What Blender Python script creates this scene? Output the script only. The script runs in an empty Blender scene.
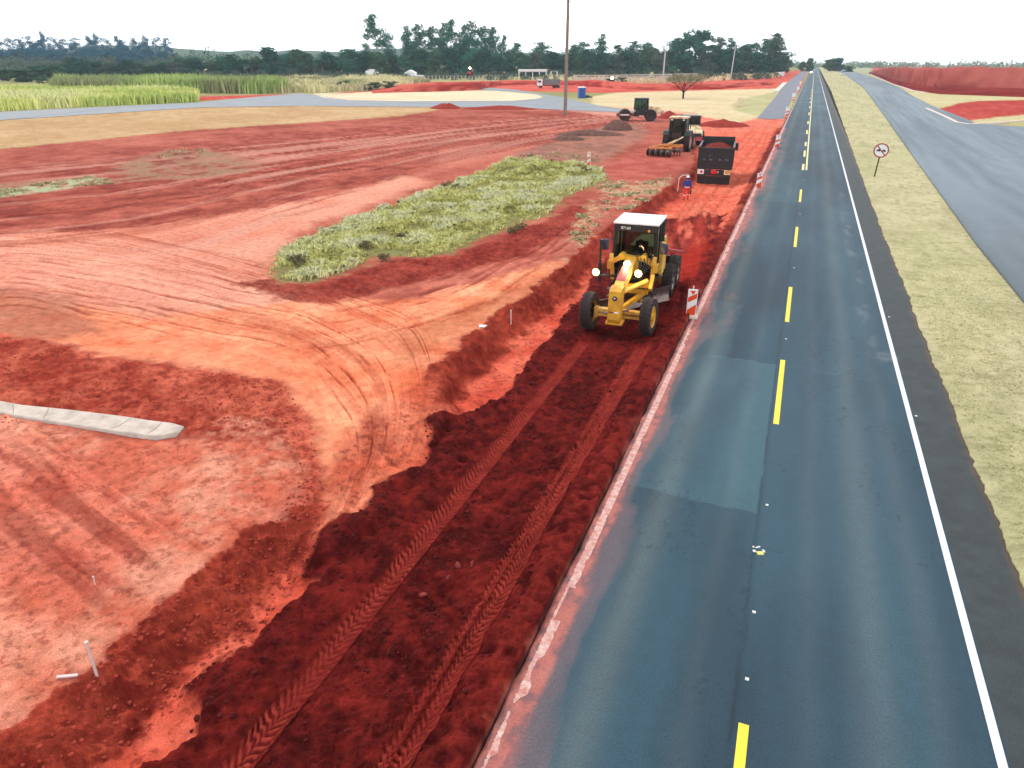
import bpy, bmesh, math, random
import numpy as np
from mathutils import Vector, Matrix
R = math.radians
rnd = random.Random(7)
sc = bpy.context.scene
C = sc.collection

# ------------------------------------------------------------------ camera
F_PX, CAM_H, VX, VY = 711., 9.0, 815., 60.
TH = math.atan((384 - VY) / F_PX)
YA = math.atan((VX - 512) / (F_PX / math.cos(TH)))
HX, HY, RX, RY = -math.sin(YA), math.cos(YA), math.cos(YA), math.sin(YA)

def at(x, y, z=0.):
    """pixel of the photograph -> point on the level plane z"""
    u = (x - 512) / F_PX; v = (384 - y) / F_PX
    fw = math.cos(TH) + v * math.sin(TH)
    up = -math.sin(TH) + v * math.cos(TH)
    t = (z - CAM_H) / min(up, -1e-4)
    return ((fw * HX + u * RX) * t, (fw * HY + u * RY) * t)

cam_d = bpy.data.cameras.new('camera'); cam = bpy.data.objects.new('camera', cam_d); C.objects.link(cam)
cam.location = (0, 0, CAM_H)
cam.rotation_euler = (math.pi / 2 - TH, 0, YA)
cam_d.sensor_width = 36; cam_d.lens = F_PX / 1024 * 36
cam_d.clip_start = .1; cam_d.clip_end = 8000
sc.camera = cam

# ------------------------------------------------------------------ colour + materials
def s2l(c):
    c = np.asarray(c, float) / 255.
    return np.where(c <= .04045, c / 12.92, ((c + .055) / 1.055) ** 2.4)
LIT = 1.25
def alb(r, g, b): return tuple(float(v) for v in s2l((r, g, b)) / LIT)

def mat(name, col, rough=.6, metal=0., spec=.5, noise=0., nscale=8., col2=None, bump=0., bscale=30., emis=None, estr=0., attr=None,
        alpha=None, coat=0., detail=5, coords='Object', stretch=None, n2=None, trans=0.):
    m = bpy.data.materials.new(name); m.use_nodes = True
    nt = m.node_tree; N = nt.nodes; L = nt.links
    b = N['Principled BSDF']
    b.inputs['Roughness'].default_value = rough; b.inputs['Metallic'].default_value = metal
    b.inputs['Specular IOR Level'].default_value = spec
    if coat: b.inputs['Coat Weight'].default_value = coat
    if trans: b.inputs['Transmission Weight'].default_value = trans
    tc = N.new('ShaderNodeTexCoord'); src = tc.outputs[coords]
    if stretch:
        mp = N.new('ShaderNodeMapping'); mp.inputs['Scale'].default_value = stretch; L.new(src, mp.inputs[0]); src = mp.outputs[0]
    if attr:
        a = N.new('ShaderNodeAttribute'); a.attribute_name = attr; base = a.outputs['Color']
    else:
        a = N.new('ShaderNodeRGB'); a.outputs[0].default_value = (*col, 1); base = a.outputs[0]
    if noise or col2:
        n = N.new('ShaderNodeTexNoise'); n.inputs['Scale'].default_value = nscale; n.inputs['Detail'].default_value = detail
        n.inputs['Roughness'].default_value = .65
        L.new(src, n.inputs['Vector'])
        if col2:
            r = N.new('ShaderNodeMapRange'); r.inputs[1].default_value = .5 - .5 * (1 - min(noise, .95)); r.inputs[2].default_value = .5 + .5 * (1 - min(noise, .95))
            L.new(n.outputs[0], r.inputs[0])
            mx = N.new('ShaderNodeMix'); mx.data_type = 'RGBA'; L.new(r.outputs[0], mx.inputs[0]); L.new(base, mx.inputs[6]); mx.inputs[7].default_value = (*col2, 1)
            base = mx.outputs[2]
        else:
            r = N.new('ShaderNodeMapRange'); r.inputs[1].default_value = .3; r.inputs[2].default_value = .7; r.inputs[3].default_value = 1 - noise; r.inputs[4].default_value = 1 + noise
            L.new(n.outputs[0], r.inputs[0])
            vm = N.new('ShaderNodeVectorMath'); vm.operation = 'SCALE'; L.new(base, vm.inputs[0]); L.new(r.outputs[0], vm.inputs['Scale']); base = vm.outputs[0]
    if n2:   # second coarse multiply: (scale, amount)
        n = N.new('ShaderNodeTexNoise'); n.inputs['Scale'].default_value = n2[0]; n.inputs['Detail'].default_value = 3; L.new(src, n.inputs['Vector'])
        r = N.new('ShaderNodeMapRange'); r.inputs[1].default_value = .3; r.inputs[2].default_value = .7; r.inputs[3].default_value = 1 - n2[1]; r.inputs[4].default_value = 1 + n2[1]
        L.new(n.outputs[0], r.inputs[0])
        vm = N.new('ShaderNodeVectorMath'); vm.operation = 'SCALE'; L.new(base, vm.inputs[0]); L.new(r.outputs[0], vm.inputs['Scale']); base = vm.outputs[0]
    L.new(base, b.inputs['Base Color'])
    if bump:
        n = N.new('ShaderNodeTexNoise'); n.inputs['Scale'].default_value = bscale; n.inputs['Detail'].default_value = 6; n.inputs['Roughness'].default_value = .7
        L.new(src, n.inputs['Vector'])
        bp = N.new('ShaderNodeBump'); bp.inputs['Strength'].default_value = 1.; bp.inputs['Distance'].default_value = bump
        L.new(n.outputs[0], bp.inputs['Height']); L.new(bp.outputs[0], b.inputs['Normal'])
    if emis:
        b.inputs['Emission Color'].default_value = (*emis, 1); b.inputs['Emission Strength'].default_value = estr
    return m

DUST = alb(165, 70, 50)
M = {}
M['yellow'] = mat('yellow_paint', alb(252, 200, 44), .4, noise=.6, nscale=2.2, col2=alb(205, 128, 50))
M['yellow_hi'] = mat('pale_yellow_paint', alb(255, 222, 104), .42, noise=.65, nscale=2.5, col2=alb(228, 155, 70))  # paler yellow, mottled with tan orange
M['redpaint'] = mat('worn_red_paint', alb(196, 85, 88), .5, noise=.15, nscale=6)
M['black'] = mat('black_paint', (.008, .011, .014), .4, noise=.4, nscale=5)
M['dark'] = mat('dark_steel', (.018, .016, .016), .55, metal=.3, noise=.55, nscale=4, col2=(.06, .02, .015))
M['rubber'] = mat('tyre_rubber', (.011, .011, .013), .8, noise=.3, nscale=3, col2=(.035, .014, .012), bump=.004, bscale=60)
M['white'] = mat('white_paint', (.78, .79, .8), .4, noise=.06, nscale=3)
M['cream'] = mat('cream_paint', alb(252, 247, 200), .4, noise=.75, nscale=1.6, col2=alb(205, 150, 110))
M['bluedk'] = mat('dark_blue_plastic', (.012, .018, .045), .35)
M['steel'] = mat('worn_steel', (.35, .33, .32), .4, metal=.8, noise=.4, nscale=6, col2=(.2, .09, .06))
M['rim_white'] = mat('pale_rim_paint', (.5, .5, .48), .5, noise=.6, nscale=4, col2=DUST)
M['red_load'] = mat('loaded_red_soil', alb(120, 42, 36), .95, spec=.1, noise=.4, nscale=4, bump=.05, bscale=5)
M['skin'] = mat('skin', alb(150, 95, 70), .6)
M['concrete'] = mat('concrete', alb(208, 194, 182), .9, spec=.1, noise=.22, nscale=3, bump=.004, bscale=40, n2=(.6, .08))
M['concrete_pole'] = mat('weathered_pole', alb(150, 138, 128), .85, spec=.2, noise=.35, nscale=1.2, stretch=(3, 3, .6))
M['glass'] = mat('cab_glass', (.55, .75, .75), .05, spec=.5, trans=.0)
g = M['glass'].node_tree; nn = g.nodes; out = nn['Material Output']
tr = nn.new('ShaderNodeBsdfTransparent'); tr.inputs[0].default_value = (.24, .33, .32, 1)
gl = nn.new('ShaderNodeBsdfGlossy'); gl.inputs['Roughness'].default_value = .04
mx = nn.new('ShaderNodeMixShader'); fr = nn.new('ShaderNodeFresnel'); fr.inputs[0].default_value = 1.5
g.links.new(fr.outputs[0], mx.inputs[0]); g.links.new(tr.outputs[0], mx.inputs[1]); g.links.new(gl.outputs[0], mx.inputs[2]); g.links.new(mx.outputs[0], out.inputs['Surface'])
M['lamp_on'] = mat('lit_headlamp', (1, .9, .6), .3, emis=(1, .64, .22), estr=2.6)
M['lamp_far'] = mat('lit_far_lamp', (1, .9, .7), .3, emis=(1, .85, .62), estr=60)
M['amber'] = mat('amber_lens', alb(240, 150, 60), .25)
M['redlens'] = mat('red_lens', alb(225, 40, 40), .25)
M['orange'] = mat('orange_paint', alb(252, 176, 72), .45, noise=.5, nscale=5, col2=alb(200, 110, 80))
M['tape_orange'] = mat('orange_sheeting', alb(240, 78, 22), .4)
M['blue'] = mat('blue_plastic', alb(20, 92, 190), .4, noise=.1, nscale=2)

# ------------------------------------------------------------------ object helpers
def tag(o, label=None, cat=None, group=None, kind=None):
    if label: o['label'] = label
    if cat: o['category'] = cat
    if group: o['group'] = group
    if kind: o['kind'] = kind
    return o

def thing(name, label, cat, loc=(0, 0, 0), rz=0., group=None, rot=None, scale=None):
    o = bpy.data.objects.new(name, None); C.objects.link(o); o.empty_display_size = .3
    o.location = loc; o.rotation_euler = rot if rot else (0, 0, rz)
    if scale: o.scale = scale
    return tag(o, label, cat, group)

def link_mesh(name, me, parent=None):
    o = bpy.data.objects.new(name, me); C.objects.link(o)
    if parent: o.parent = parent
    return o

def np_mesh(name, verts, faces, m=None, parent=None, smooth=False, colors=None):
    """faces: (n,k) array of equal-sized polygons"""
    verts = np.asarray(verts, np.float32); faces = np.asarray(faces, np.int32)
    me = bpy.data.meshes.new(name); k = faces.shape[1]
    me.vertices.add(len(verts)); me.vertices.foreach_set('co', verts.ravel())
    me.loops.add(faces.size); me.loops.foreach_set('vertex_index', faces.ravel())
    me.polygons.add(len(faces)); me.polygons.foreach_set('loop_start', np.arange(0, faces.size, k, dtype=np.int32))
    me.polygons.foreach_set('loop_total', np.full(len(faces), k, np.int32))
    if smooth: me.polygons.foreach_set('use_smooth', np.ones(len(faces), bool))
    if colors is not None:
        a = me.color_attributes.new('Col', 'FLOAT_COLOR', 'POINT')
        c = np.ones((len(verts), 4), np.float32); c[:, :3] = colors; a.data.foreach_set('color', c.ravel())
    me.update(calc_edges=True)
    if m: me.materials.append(m)
    return link_mesh(name, me, parent)

class MB:
    def __init__(s): s.bm = bmesh.new()
    def _x(s, vs, mt):
        if mt is not None: bmesh.ops.transform(s.bm, matrix=mt, verts=vs)
    def box(s, c, d, rot=None, bev=0., taper=None):
        r = bmesh.ops.create_cube(s.bm, size=1.); vs = r['verts']
        for v in vs:
            v.co.x *= d[0]; v.co.y *= d[1]; v.co.z *= d[2]
            if taper and v.co.z > 0: v.co.x *= taper[0]; v.co.y *= taper[1]
        if bev:
            es = list({e for v in vs for e in v.link_edges})
            rr = bmesh.ops.bevel(s.bm, geom=es, offset=bev, segments=2, affect='EDGES', profile=.6)
            vs = list({v for f in rr['faces'] for v in f.verts} | {v for v in vs if v.is_valid})
            vs = list(set(vs))
            # gather the whole island
            seen = set(vs); st = list(vs)
            while st:
                v = st.pop()
                for e in v.link_edges:
                    o = e.other_vert(v)
                    if o not in seen: seen.add(o); st.append(o)
            vs = list(seen)
        mt = Matrix.Translation(c)
        if rot: mt = mt @ Matrix.Rotation(rot[2], 4, 'Z') @ Matrix.Rotation(rot[1], 4, 'Y') @ Matrix.Rotation(rot[0], 4, 'X')
        s._x(vs, mt); return s
    def tube(s, a, b, r, r2=None, n=12, caps=True):
        a = Vector(a); b = Vector(b); r2 = r if r2 is None else r2
        d = b - a; q = d.to_track_quat('Z', 'Y')
        rr = bmesh.ops.create_cone(s.bm, cap_ends=caps, segments=n, radius1=r, radius2=r2, depth=d.length)
        s._x(rr['verts'], Matrix.Translation((a + b) / 2) @ q.to_matrix().to_4x4()); return s
    def path(s, pts, r, n=8):
        for a, b in zip(pts, pts[1:]): s.tube(a, b, r, n=n)
        return s
    def bar(s, a, b, w, h):
        """rectangular bar from a to b"""
        a = Vector(a); b = Vector(b); d = b - a
        q = d.to_track_quat('Y', 'Z')
        r = bmesh.ops.create_cube(s.bm, size=1.)
        for v in r['verts']: v.co.x *= w; v.co.y *= d.length; v.co.z *= h
        s._x(r['verts'], Matrix.Translation((a + b) / 2) @ q.to_matrix().to_4x4()); return s
    def prism(s, prof, x0, x1, axis='X'):
        """profile of 2-D points swept along an axis; for X the profile is (y, z), for Y (x, z), for Z (x, y)"""
        def P(p, t): return {'X': (t, p[0], p[1]), 'Y': (p[0], t, p[1]), 'Z': (p[0], p[1], t)}[axis]
        A = [s.bm.verts.new(P(p, x0)) for p in prof]; B = [s.bm.verts.new(P(p, x1)) for p in prof]
        n = len(prof)
        s.bm.faces.new(A); s.bm.faces.new(B[::-1])
        for i in range(n): s.bm.faces.new((A[i], B[i], B[(i + 1) % n], A[(i + 1) % n]))
        return s
    def lathe(s, prof, c=(0, 0, 0), axis='X', n=28):
        """profile (radius, along)"""
        rings = []
        for k in range(n):
            a = 2 * math.pi * k / n; ring = []
            for r, t in prof:
                p = {'X': (t, r * math.cos(a), r * math.sin(a)), 'Y': (r * math.cos(a), t, r * math.sin(a)), 'Z': (r * math.cos(a), r * math.sin(a), t)}[axis]
                ring.append(s.bm.verts.new((p[0] + c[0], p[1] + c[1], p[2] + c[2])))
            rings.append(ring)
        for k in range(n):
            A, B = rings[k], rings[(k + 1) % n]
            for i in range(len(prof) - 1): s.bm.faces.new((A[i], B[i], B[i + 1], A[i + 1]))
        if prof[0][0] > 0 and prof[-1][0] > 0 and False: pass
        return s
    def sphere(s, c, r, sc_=(1, 1, 1), n=12):
        rr = bmesh.ops.create_uvsphere(s.bm, u_segments=n, v_segments=max(6, n // 2), radius=r)
        s._x(rr['verts'], Matrix.Translation(c) @ Matrix.Diagonal((*sc_, 1))); return s
    def quad(s, *pts): s.bm.faces.new([s.bm.verts.new(p) for p in pts]); return s
    def build(s, name, m, parent=None, smooth=False, bev=0.):
        bmesh.ops.recalc_face_normals(s.bm, faces=s.bm.faces)
        me = bpy.data.meshes.new(name); s.bm.to_mesh(me); s.bm.free()
        me.materials.append(m)
        o = link_mesh(name, me, parent)
        if smooth:
            me.polygons.foreach_set('use_smooth', [True] * len(me.polygons))
            me.set_sharp_from_angle(angle=R(38))
        if bev:
            b = o.modifiers.new('bevel', 'BEVEL'); b.width = bev; b.segments = 2; b.limit_method = 'ANGLE'
        return o

def copy_tree(o, parent=None):
    c = o.copy(); C.objects.link(c)
    if parent: c.parent = parent
    for ch in list(o.children): copy_tree(ch, c)
    return c

# ------------------------------------------------------------------ noise
def _h(ix, iy, seed):
    n = (ix.astype(np.int64) * 374761393 + iy.astype(np.int64) * 668265263 + seed * 974711) & 0x7fffffff
    n = ((n ^ (n >> 13)) * 1274126177) & 0x7fffffff
    return ((n ^ (n >> 16)) & 0xffff).astype(np.float32) / 65535.
def vnoise(x, y, seed=0):
    fx = np.floor(x); fy = np.floor(y); tx = (x - fx).astype(np.float32); ty = (y - fy).astype(np.float32)
    tx = tx * tx * (3 - 2 * tx); ty = ty * ty * (3 - 2 * ty)
    ix = fx.astype(np.int32); iy = fy.astype(np.int32)
    a = _h(ix, iy, seed); b = _h(ix + 1, iy, seed); c = _h(ix, iy + 1, seed); d = _h(ix + 1, iy + 1, seed)
    return (a + (b - a) * tx) * (1 - ty) + (c + (d - c) * tx) * ty
def fbm(x, y, oct=4, seed=0, gain=.55):
    s = 0; a = 1.; t = 0
    for i in range(oct):
        s = s + a * vnoise(x * 2 ** i + 17.3 * i, y * 2 ** i - 9.1 * i, seed + i); t += a; a *= gain
    return s / t
def sstep(a, b, x):
    t = np.clip((x - a) / (b - a), 0, 1); return t * t * (3 - 2 * t)
def sdist(px, py, poly):
    """signed distance to polygon, positive inside"""
    d = np.full(px.shape, 1e9, np.float32); ins = np.zeros(px.shape, bool)
    n = len(poly)
    for i in range(n):
        x0, y0 = poly[i]; x1, y1 = poly[(i + 1) % n]; ex, ey = x1 - x0, y1 - y0
        wx = px - x0; wy = py - y0
        t = np.clip((wx * ex + wy * ey) / (ex * ex + ey * ey + 1e-9), 0, 1)
        d = np.minimum(d, (wx - ex * t) ** 2 + (wy - ey * t) ** 2)
        if abs(y1 - y0) > 1e-9:
            c = ((y0 <= py) != (y1 <= py)) & (px < x0 + (py - y0) / (y1 - y0) * ex); ins ^= c
    d = np.sqrt(d); return np.where(ins, d, -d)

# ------------------------------------------------------------------ ground sheet
def row_r(y): 
    a = TH + math.atan((y - 384) / F_PX); return CAM_H / math.tan(a)
ys = list(np.arange(1400, 780, -3.)) + list(np.arange(780, 100, -.85)) + list(np.arange(100, 62.0, -.4))
rr = np.array([row_r(y) for y in ys] + [3600., 4600.]); rr = np.concatenate([[.05, .5], rr])
fine = np.arange(-53, 53, .078)
az = np.concatenate([np.arange(-180, -53, 2.5), fine, np.arange(53, 180, 2.5)])
az = np.radians(az)
A_, R_ = np.meshgrid(az, rr)
GX = (R_ * (np.cos(A_) * HX + np.sin(A_) * RX)).astype(np.float32).ravel()
GY = (R_ * (np.cos(A_) * HY + np.sin(A_) * RY)).astype(np.float32).ravel()
GD = R_.astype(np.float32).ravel()
NV = len(GX)
col = np.empty((NV, 3), np.float32); col[:] = alb(150, 150, 95)
gz = np.zeros(NV, np.float32)
# shared noise fields
n_lo = fbm(GX * .12, GY * .12, 4, 3)
n_mid = fbm(GX * .9, GY * .9, 4, 11)
n_hi = fbm(GX * 5., GY * 5., 3, 21)
wx_ = (fbm(GX * 1.6, GY * 1.6, 4, 31) - .5); wy_ = (fbm(GX * 1.6, GY * 1.6, 4, 41) - .5)
wX = (fbm(GX * .25, GY * .25, 3, 51) - .5); wY = (fbm(GX * .25, GY * .25, 3, 61) - .5)

def W(px, z=0.): return [at(x, y, z) for x, y in px]
def pmask(poly, soft=.3, warp=.3, Warp=0.):
    P = np.array(poly); m = np.zeros(NV, np.float32); pad = soft + warp + Warp
    idx = np.nonzero((GX > P[:, 0].min() - pad) & (GX < P[:, 0].max() + pad) & (GY > P[:, 1].min() - pad) & (GY < P[:, 1].max() + pad))[0]
    if len(idx) == 0: return m
    X = GX[idx] + wx_[idx] * 2 * warp + wX[idx] * 2 * Warp; Y = GY[idx] + wy_[idx] * 2 * warp + wY[idx] * 2 * Warp
    m[idx] = sstep(-soft, soft, sdist(X, Y, poly)); return m
def paint(m, c, c2=None, f=None):
    c = np.array(alb(*c), np.float32)
    if c2 is not None:
        c2 = np.array(alb(*c2), np.float32); f_ = np.clip(f, 0, 1)[:, None]; cc = c * (1 - f_) + c2 * f_
    else: cc = c
    col[:] = col * (1 - m[:, None]) + cc * m[:, None]
def contrast(n, lo=.35, hi=.65): return np.clip((n - lo) / (hi - lo), 0, 1)

def family(L, Rr, z=0., cell=.12, ext=None):
    """(S along, T across) between two guide curves given in pixels; returned as fields over the ground vertices"""
    def dense(px, n):
        p = np.array(px, float)
        # smooth Catmull-Rom
        q = np.vstack([2 * p[0] - p[1], p, 2 * p[-1] - p[-2]]); o = []
        for i in range(1, len(q) - 2):
            for t in np.linspace(0, 1, 24, endpoint=False):
                a, b, c, d = q[i - 1], q[i], q[i + 1], q[i + 2]
                o.append(.5 * ((2 * b) + (-a + c) * t + (2 * a - 5 * b + 4 * c - d) * t * t + (-a + 3 * b - 3 * c + d) * t ** 3))
        o.append(p[-1]); o = np.array([at(x, y, z) for x, y in o])
        s = np.concatenate([[0], np.cumsum(np.hypot(*np.diff(o, axis=0).T))])
        u = np.linspace(0, s[-1], n); return np.stack([np.interp(u, s, o[:, 0]), np.interp(u, s, o[:, 1])], 1), s[-1]
    A, la = dense(L, 1400); B, lb = dense(Rr, 1400)
    T = np.linspace(0, 1, 900)
    X = A[:, 0][:, None] * (1 - T) + B[:, 0][:, None] * T; Y = A[:, 1][:, None] * (1 - T) + B[:, 1][:, None] * T
    x0, y0 = X.min(), Y.min(); w = int((X.max() - x0) / cell) + 2; h = int((Y.max() - y0) / cell) + 2
    gs = np.full((h, w), -1, np.float32); gt = np.full((h, w), -1, np.float32)
    ii = ((Y - y0) / cell).astype(int); jj = ((X - x0) / cell).astype(int)
    gs[ii, jj] = (np.linspace(0, 1, 1400)[:, None] * (la + lb) / 2 + 0 * T); gt[ii, jj] = T[None, :] + 0 * X
    I = np.floor((GY - y0) / cell - .5).astype(int); J = np.floor((GX - x0) / cell - .5).astype(int)
    fy = (GY - y0) / cell - .5 - I; fx = (GX - x0) / cell - .5 - J
    ok = (I >= 0) & (J >= 0) & (I < h - 1) & (J < w - 1); I = np.where(ok, I, 0); J = np.where(ok, J, 0)
    ok &= (gt[I, J] >= 0) & (gt[I + 1, J] >= 0) & (gt[I, J + 1] >= 0) & (gt[I + 1, J + 1] >= 0)
    bl = lambda g_: (g_[I, J] * (1 - fx) + g_[I, J + 1] * fx) * (1 - fy) + (g_[I + 1, J] * (1 - fx) + g_[I + 1, J + 1] * fx) * fy
    S = bl(gs); Tt = bl(gt); m = np.where(ok, sstep(0, .08, Tt) * sstep(0, .08, 1 - Tt), 0)
    m *= sstep(0, 2., S) * sstep(0, 2., (la + lb) / 2 - S)
    width = float(np.mean(np.hypot(*(A - B).T)))
    return S, Tt * width, m.astype(np.float32)

# --- far land
paint(np.ones(NV, np.float32), (140, 140, 90), (185, 175, 120), contrast(fbm(GX * .01, GY * .01, 3, 5)))
far_r = pmask([(20, 300), (40, 4000), (3000, 4000), (3000, 100), (60, 120)], 5, 3)
paint(far_r, (165, 170, 130), (180, 180, 145), n_lo)

# --- the red site left of the highway
SITE = W([(-900, 1300), (-900, 260), (-300, 186), (0, 149), (180, 131), (400, 116), (440, 106), (520, 107), (600, 108), (660, 110), (700, 108), (735, 118), (790, 112)]) + [(1.0, 100.), (1.0, -6.)]
site = pmask(SITE, .8, 1.2)
base_f = contrast(n_lo * .6 + n_mid * .4, .35, .66)
paint(site, (152, 70, 58), (196, 112, 94), base_f)
# brick red of the middle distance
m = pmask(W([(-200, 215), (0, 198), (110, 182), (240, 168), (330, 158), (430, 150), (440, 165), (330, 196), (230, 215), (120, 224), (0, 232), (-200, 250)]), 1.2, 1.2, 1.)
paint(m * .62, (128, 48, 40), (172, 82, 66), contrast(n_mid))
m = pmask(W([(40, 160), (250, 135), (420, 123), (600, 118), (620, 126), (430, 138), (300, 146), (60, 178)]), 1.5, 1.5, 2.)
paint(m * .6, (132, 50, 44), (180, 94, 80), contrast(n_mid))
# pale salmon field
sal = pmask(W([(-300, 262), (0, 236), (150, 226), (240, 212), (330, 196), (400, 176), (430, 182), (300, 232), (262, 275), (300, 300), (420, 330), (430, 370), (330, 400), (270, 380), (100, 356), (0, 330), (-300, 360)]), 1., .8, 1.)
paint(sal * .9, (220, 132, 106), (232, 162, 136), contrast(n_lo))
# haul road: warm orange
haul = pmask(W([(-200, 300), (0, 292), (150, 318), (290, 300), (420, 300), (500, 275), (560, 262), (540, 290), (500, 312), (460, 342), (436, 367), (440, 400), (425, 470), (372, 520), (330, 560), (300, 580), (318, 540), (327, 480), (315, 430), (285, 384), (200, 368), (100, 352), (40, 336), (-200, 330)]), .5, .4, .4)
paint(haul * .92, (228, 118, 80), (246, 162, 122), contrast(n_lo * .5 + n_mid * .5))
# brownish dusty lower left of that sweep
m = pmask(W([(-100, 288), (0, 288), (70, 300), (110, 330), (60, 338), (-100, 330)]), .6, .5, .4)
paint(m * .6, (150, 92, 78))
m = pmask(W([(395, 335), (470, 305), (560, 268), (560, 285), (470, 330), (400, 365)]), .5, .4, .3)
paint(m * .5, (160, 100, 72), (200, 120, 85), n_mid)

# streaks of tyres and grader blade
fams = [
    family([(-260, 305), (-60, 312), (60, 322), (200, 350), (290, 378), (324, 430), (334, 490), (300, 575)],
           [(-260, 205), (-60, 215), (150, 232), (300, 268), (420, 302), (452, 350), (446, 400), (428, 452)]),
    family([(230, 350), (330, 352), (430, 330), (520, 292), (600, 228), (660, 190)],
           [(250, 290), (320, 288), (400, 270), (480, 250), (560, 215), (600, 195)]),
    family([(-260, 300), (0, 285), (120, 275), (220, 258), (300, 225), (440, 178), (600, 135), (660, 122)],
           [(-260, 190), (0, 166), (120, 156), (220, 146), (300, 139), (440, 124), (600, 113), (660, 110)]),
    family([(-160, 470), (-40, 560), (20, 608), (90, 668)],
           [(-10, 392), (70, 444), (140, 494), (230, 560)]),
]
streak_h = np.zeros(NV, np.float32)
MUL = []
for k, (S, T, m) in enumerate(fams):
    prev_ = col.copy()
    sc1 = (3.2, 4.2, .9, 1.6)[k]
    T = T + (vnoise(S * .22, T * .1, 90 + k) - .5) * (1.2, 1.0, 3., 1.4)[k]
    st = fbm(T * sc1 * 1.25, S * .07 * sc1, 5, 70 + k, .72)
    patch_ = contrast(fbm(S * .12, T * .3, 3, 77 + k), .42, .60)
    gap = contrast(fbm(S * .45 + T * 3.1, T * 1.3, 3, 83 + k), .36, .56)
    dk = contrast(st, .53, .61) * patch_ * m * gap
    lt = contrast(st, .47, .36) * patch_ * m * (.4 + .6 * gap)
    sm_ = contrast(fbm(T * .5, S * .05, 3, 88 + k), .3, .7)[:, None]; col *= 1 + (m[:, None] * .22) * (sm_ - .5) * np.array([.8, 1.3, 1.4], np.float32)
    near = np.clip(60. / (GD + 20.), .35, 1.2)
    a = (.62, .62, .7, .5)[k]
    cd = np.array([.60, .47, .44], np.float32); cl = np.array([1.16, 1.28, 1.36], np.float32)
    col *= (1 - a * dk[:, None] * (1 - cd)); col *= 1 + a * .8 * lt[:, None] * (cl - 1)
    streak_h += (st - .5) * m * .08 * near
    ii = np.nonzero(m > .02)[0]; Si = S[ii]; Ti = T[ii]; mi = m[ii]; Wt = float(Ti.max()); Lt = float(Si.max()); rg_ = np.random.RandomState(500 + k)
    for q in range((56, 34, 60, 46)[k]):
        t0 = rg_.uniform(.04, .96) * Wt; L0 = Lt * rg_.uniform(.10, .45) * (1., 1., .8, .7)[k]; s0 = rg_.uniform(0, Lt - L0); w_ = rg_.uniform(.05, .16) * (1., 1., 2.2, 1.)[k]
        dr = rg_.uniform(-.06, .06); ph = rg_.uniform(0, 6)
        win = sstep(s0, s0 + 1.5, Si) * sstep(s0 + L0, s0 + L0 - 2., Si)
        jj = np.nonzero(win > 0)[0]
        if len(jj) == 0: continue
        brk = contrast(vnoise(Si[jj] * .9 + q * 7.1, Si[jj] * 0 + q, 640), .25, .5)
        for off in ((0,) if q % 3 else (0, 2.05)):
            d_ = (Ti[jj] - t0 - off - dr * (Si[jj] - s0) - .25 * np.sin(Si[jj] * .25 + ph)) / w_
            g_ = np.exp(-d_ ** 2) * win[jj] * mi[jj] * brk; e_ = np.exp(-(np.abs(d_) - 1.8) ** 2 * 2) * win[jj] * mi[jj] * brk
            dkk = (.42, .42, .46, .5)[k] * (1 if q % 4 else -.35)
            kk = ii[jj]; col[kk] *= 1 - (dkk * g_)[:, None] * np.array([.72, 1.05, 1.05], np.float32) + (.14 * e_)[:, None]
            streak_h[kk] += (-.035 * g_ + .018 * e_) * near[kk]
    MUL.append(col / prev_)
    if k == 3: col[:] = prev_

# dusty pale and dark brown sweeps over the far field
S, T, mf = fams[2]
paint(mf * contrast(fbm(T * .55, S * .045, 4, 151, .65), .54, .66) * .6, (204, 136, 118), (220, 168, 150), n_hi)
paint(mf * contrast(fbm(T * .5 + 40, S * .05, 4, 153, .65), .56, .68) * .35, (122, 46, 38))
S, T, mf = fams[0]
paint(mf * haul * contrast(fbm(T * .9 + 9, S * .06, 4, 155, .65), .55, .68) * .4, (176, 86, 66))
# --- rough red field above and around the gutter
rough = pmask(W([(-300, 372), (0, 334), (60, 343), (100, 356), (200, 368), (282, 382), (312, 420), (326, 470), (322, 508), (316, 540), (300, 520), (299, 480), (286, 445), (200, 436), (0, 420), (-300, 420)]), .25, .3)
paint(rough, (154, 58, 44), (208, 106, 82), contrast(n_mid * .6 + n_hi * .4, .36, .68))
pink = pmask(W([(-300, 430), (0, 412), (120, 440), (190, 440), (270, 440), (292, 455), (299, 482), (276, 513), (232, 545), (186, 584), (133, 630), (66, 688), (0, 738), (-200, 900), (-600, 900)]), .3, .35)
paint(pink, (204, 106, 82), (226, 146, 120), contrast(n_mid, .35, .65))
m = pmask(W([(185, 440), (240, 415), (280, 430), (298, 470), (262, 510), (170, 580), (110, 640), (60, 680), (40, 650), (160, 540), (215, 480)]), .3, .4)
paint(m * .6 * contrast(n_hi * .5 + n_mid * .5, .35, .6), (220, 150, 124))
m = pmask(W([(-200, 470), (0, 442), (110, 470), (150, 520), (140, 580), (80, 610), (0, 560), (-200, 640)]), .6, .4, .5)
paint(m * .6, (206, 106, 86))
col *= 1 + (MUL[3] - 1) * (pink * .95 + rough * .5)[:, None]
S, T, mf = fams[3]
dig = contrast(fbm(T * 1.6 + 5, S * .12, 3, 140, .6), .56, .66) * mf * pink
paint(dig * .55, (140, 56, 46))

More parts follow.
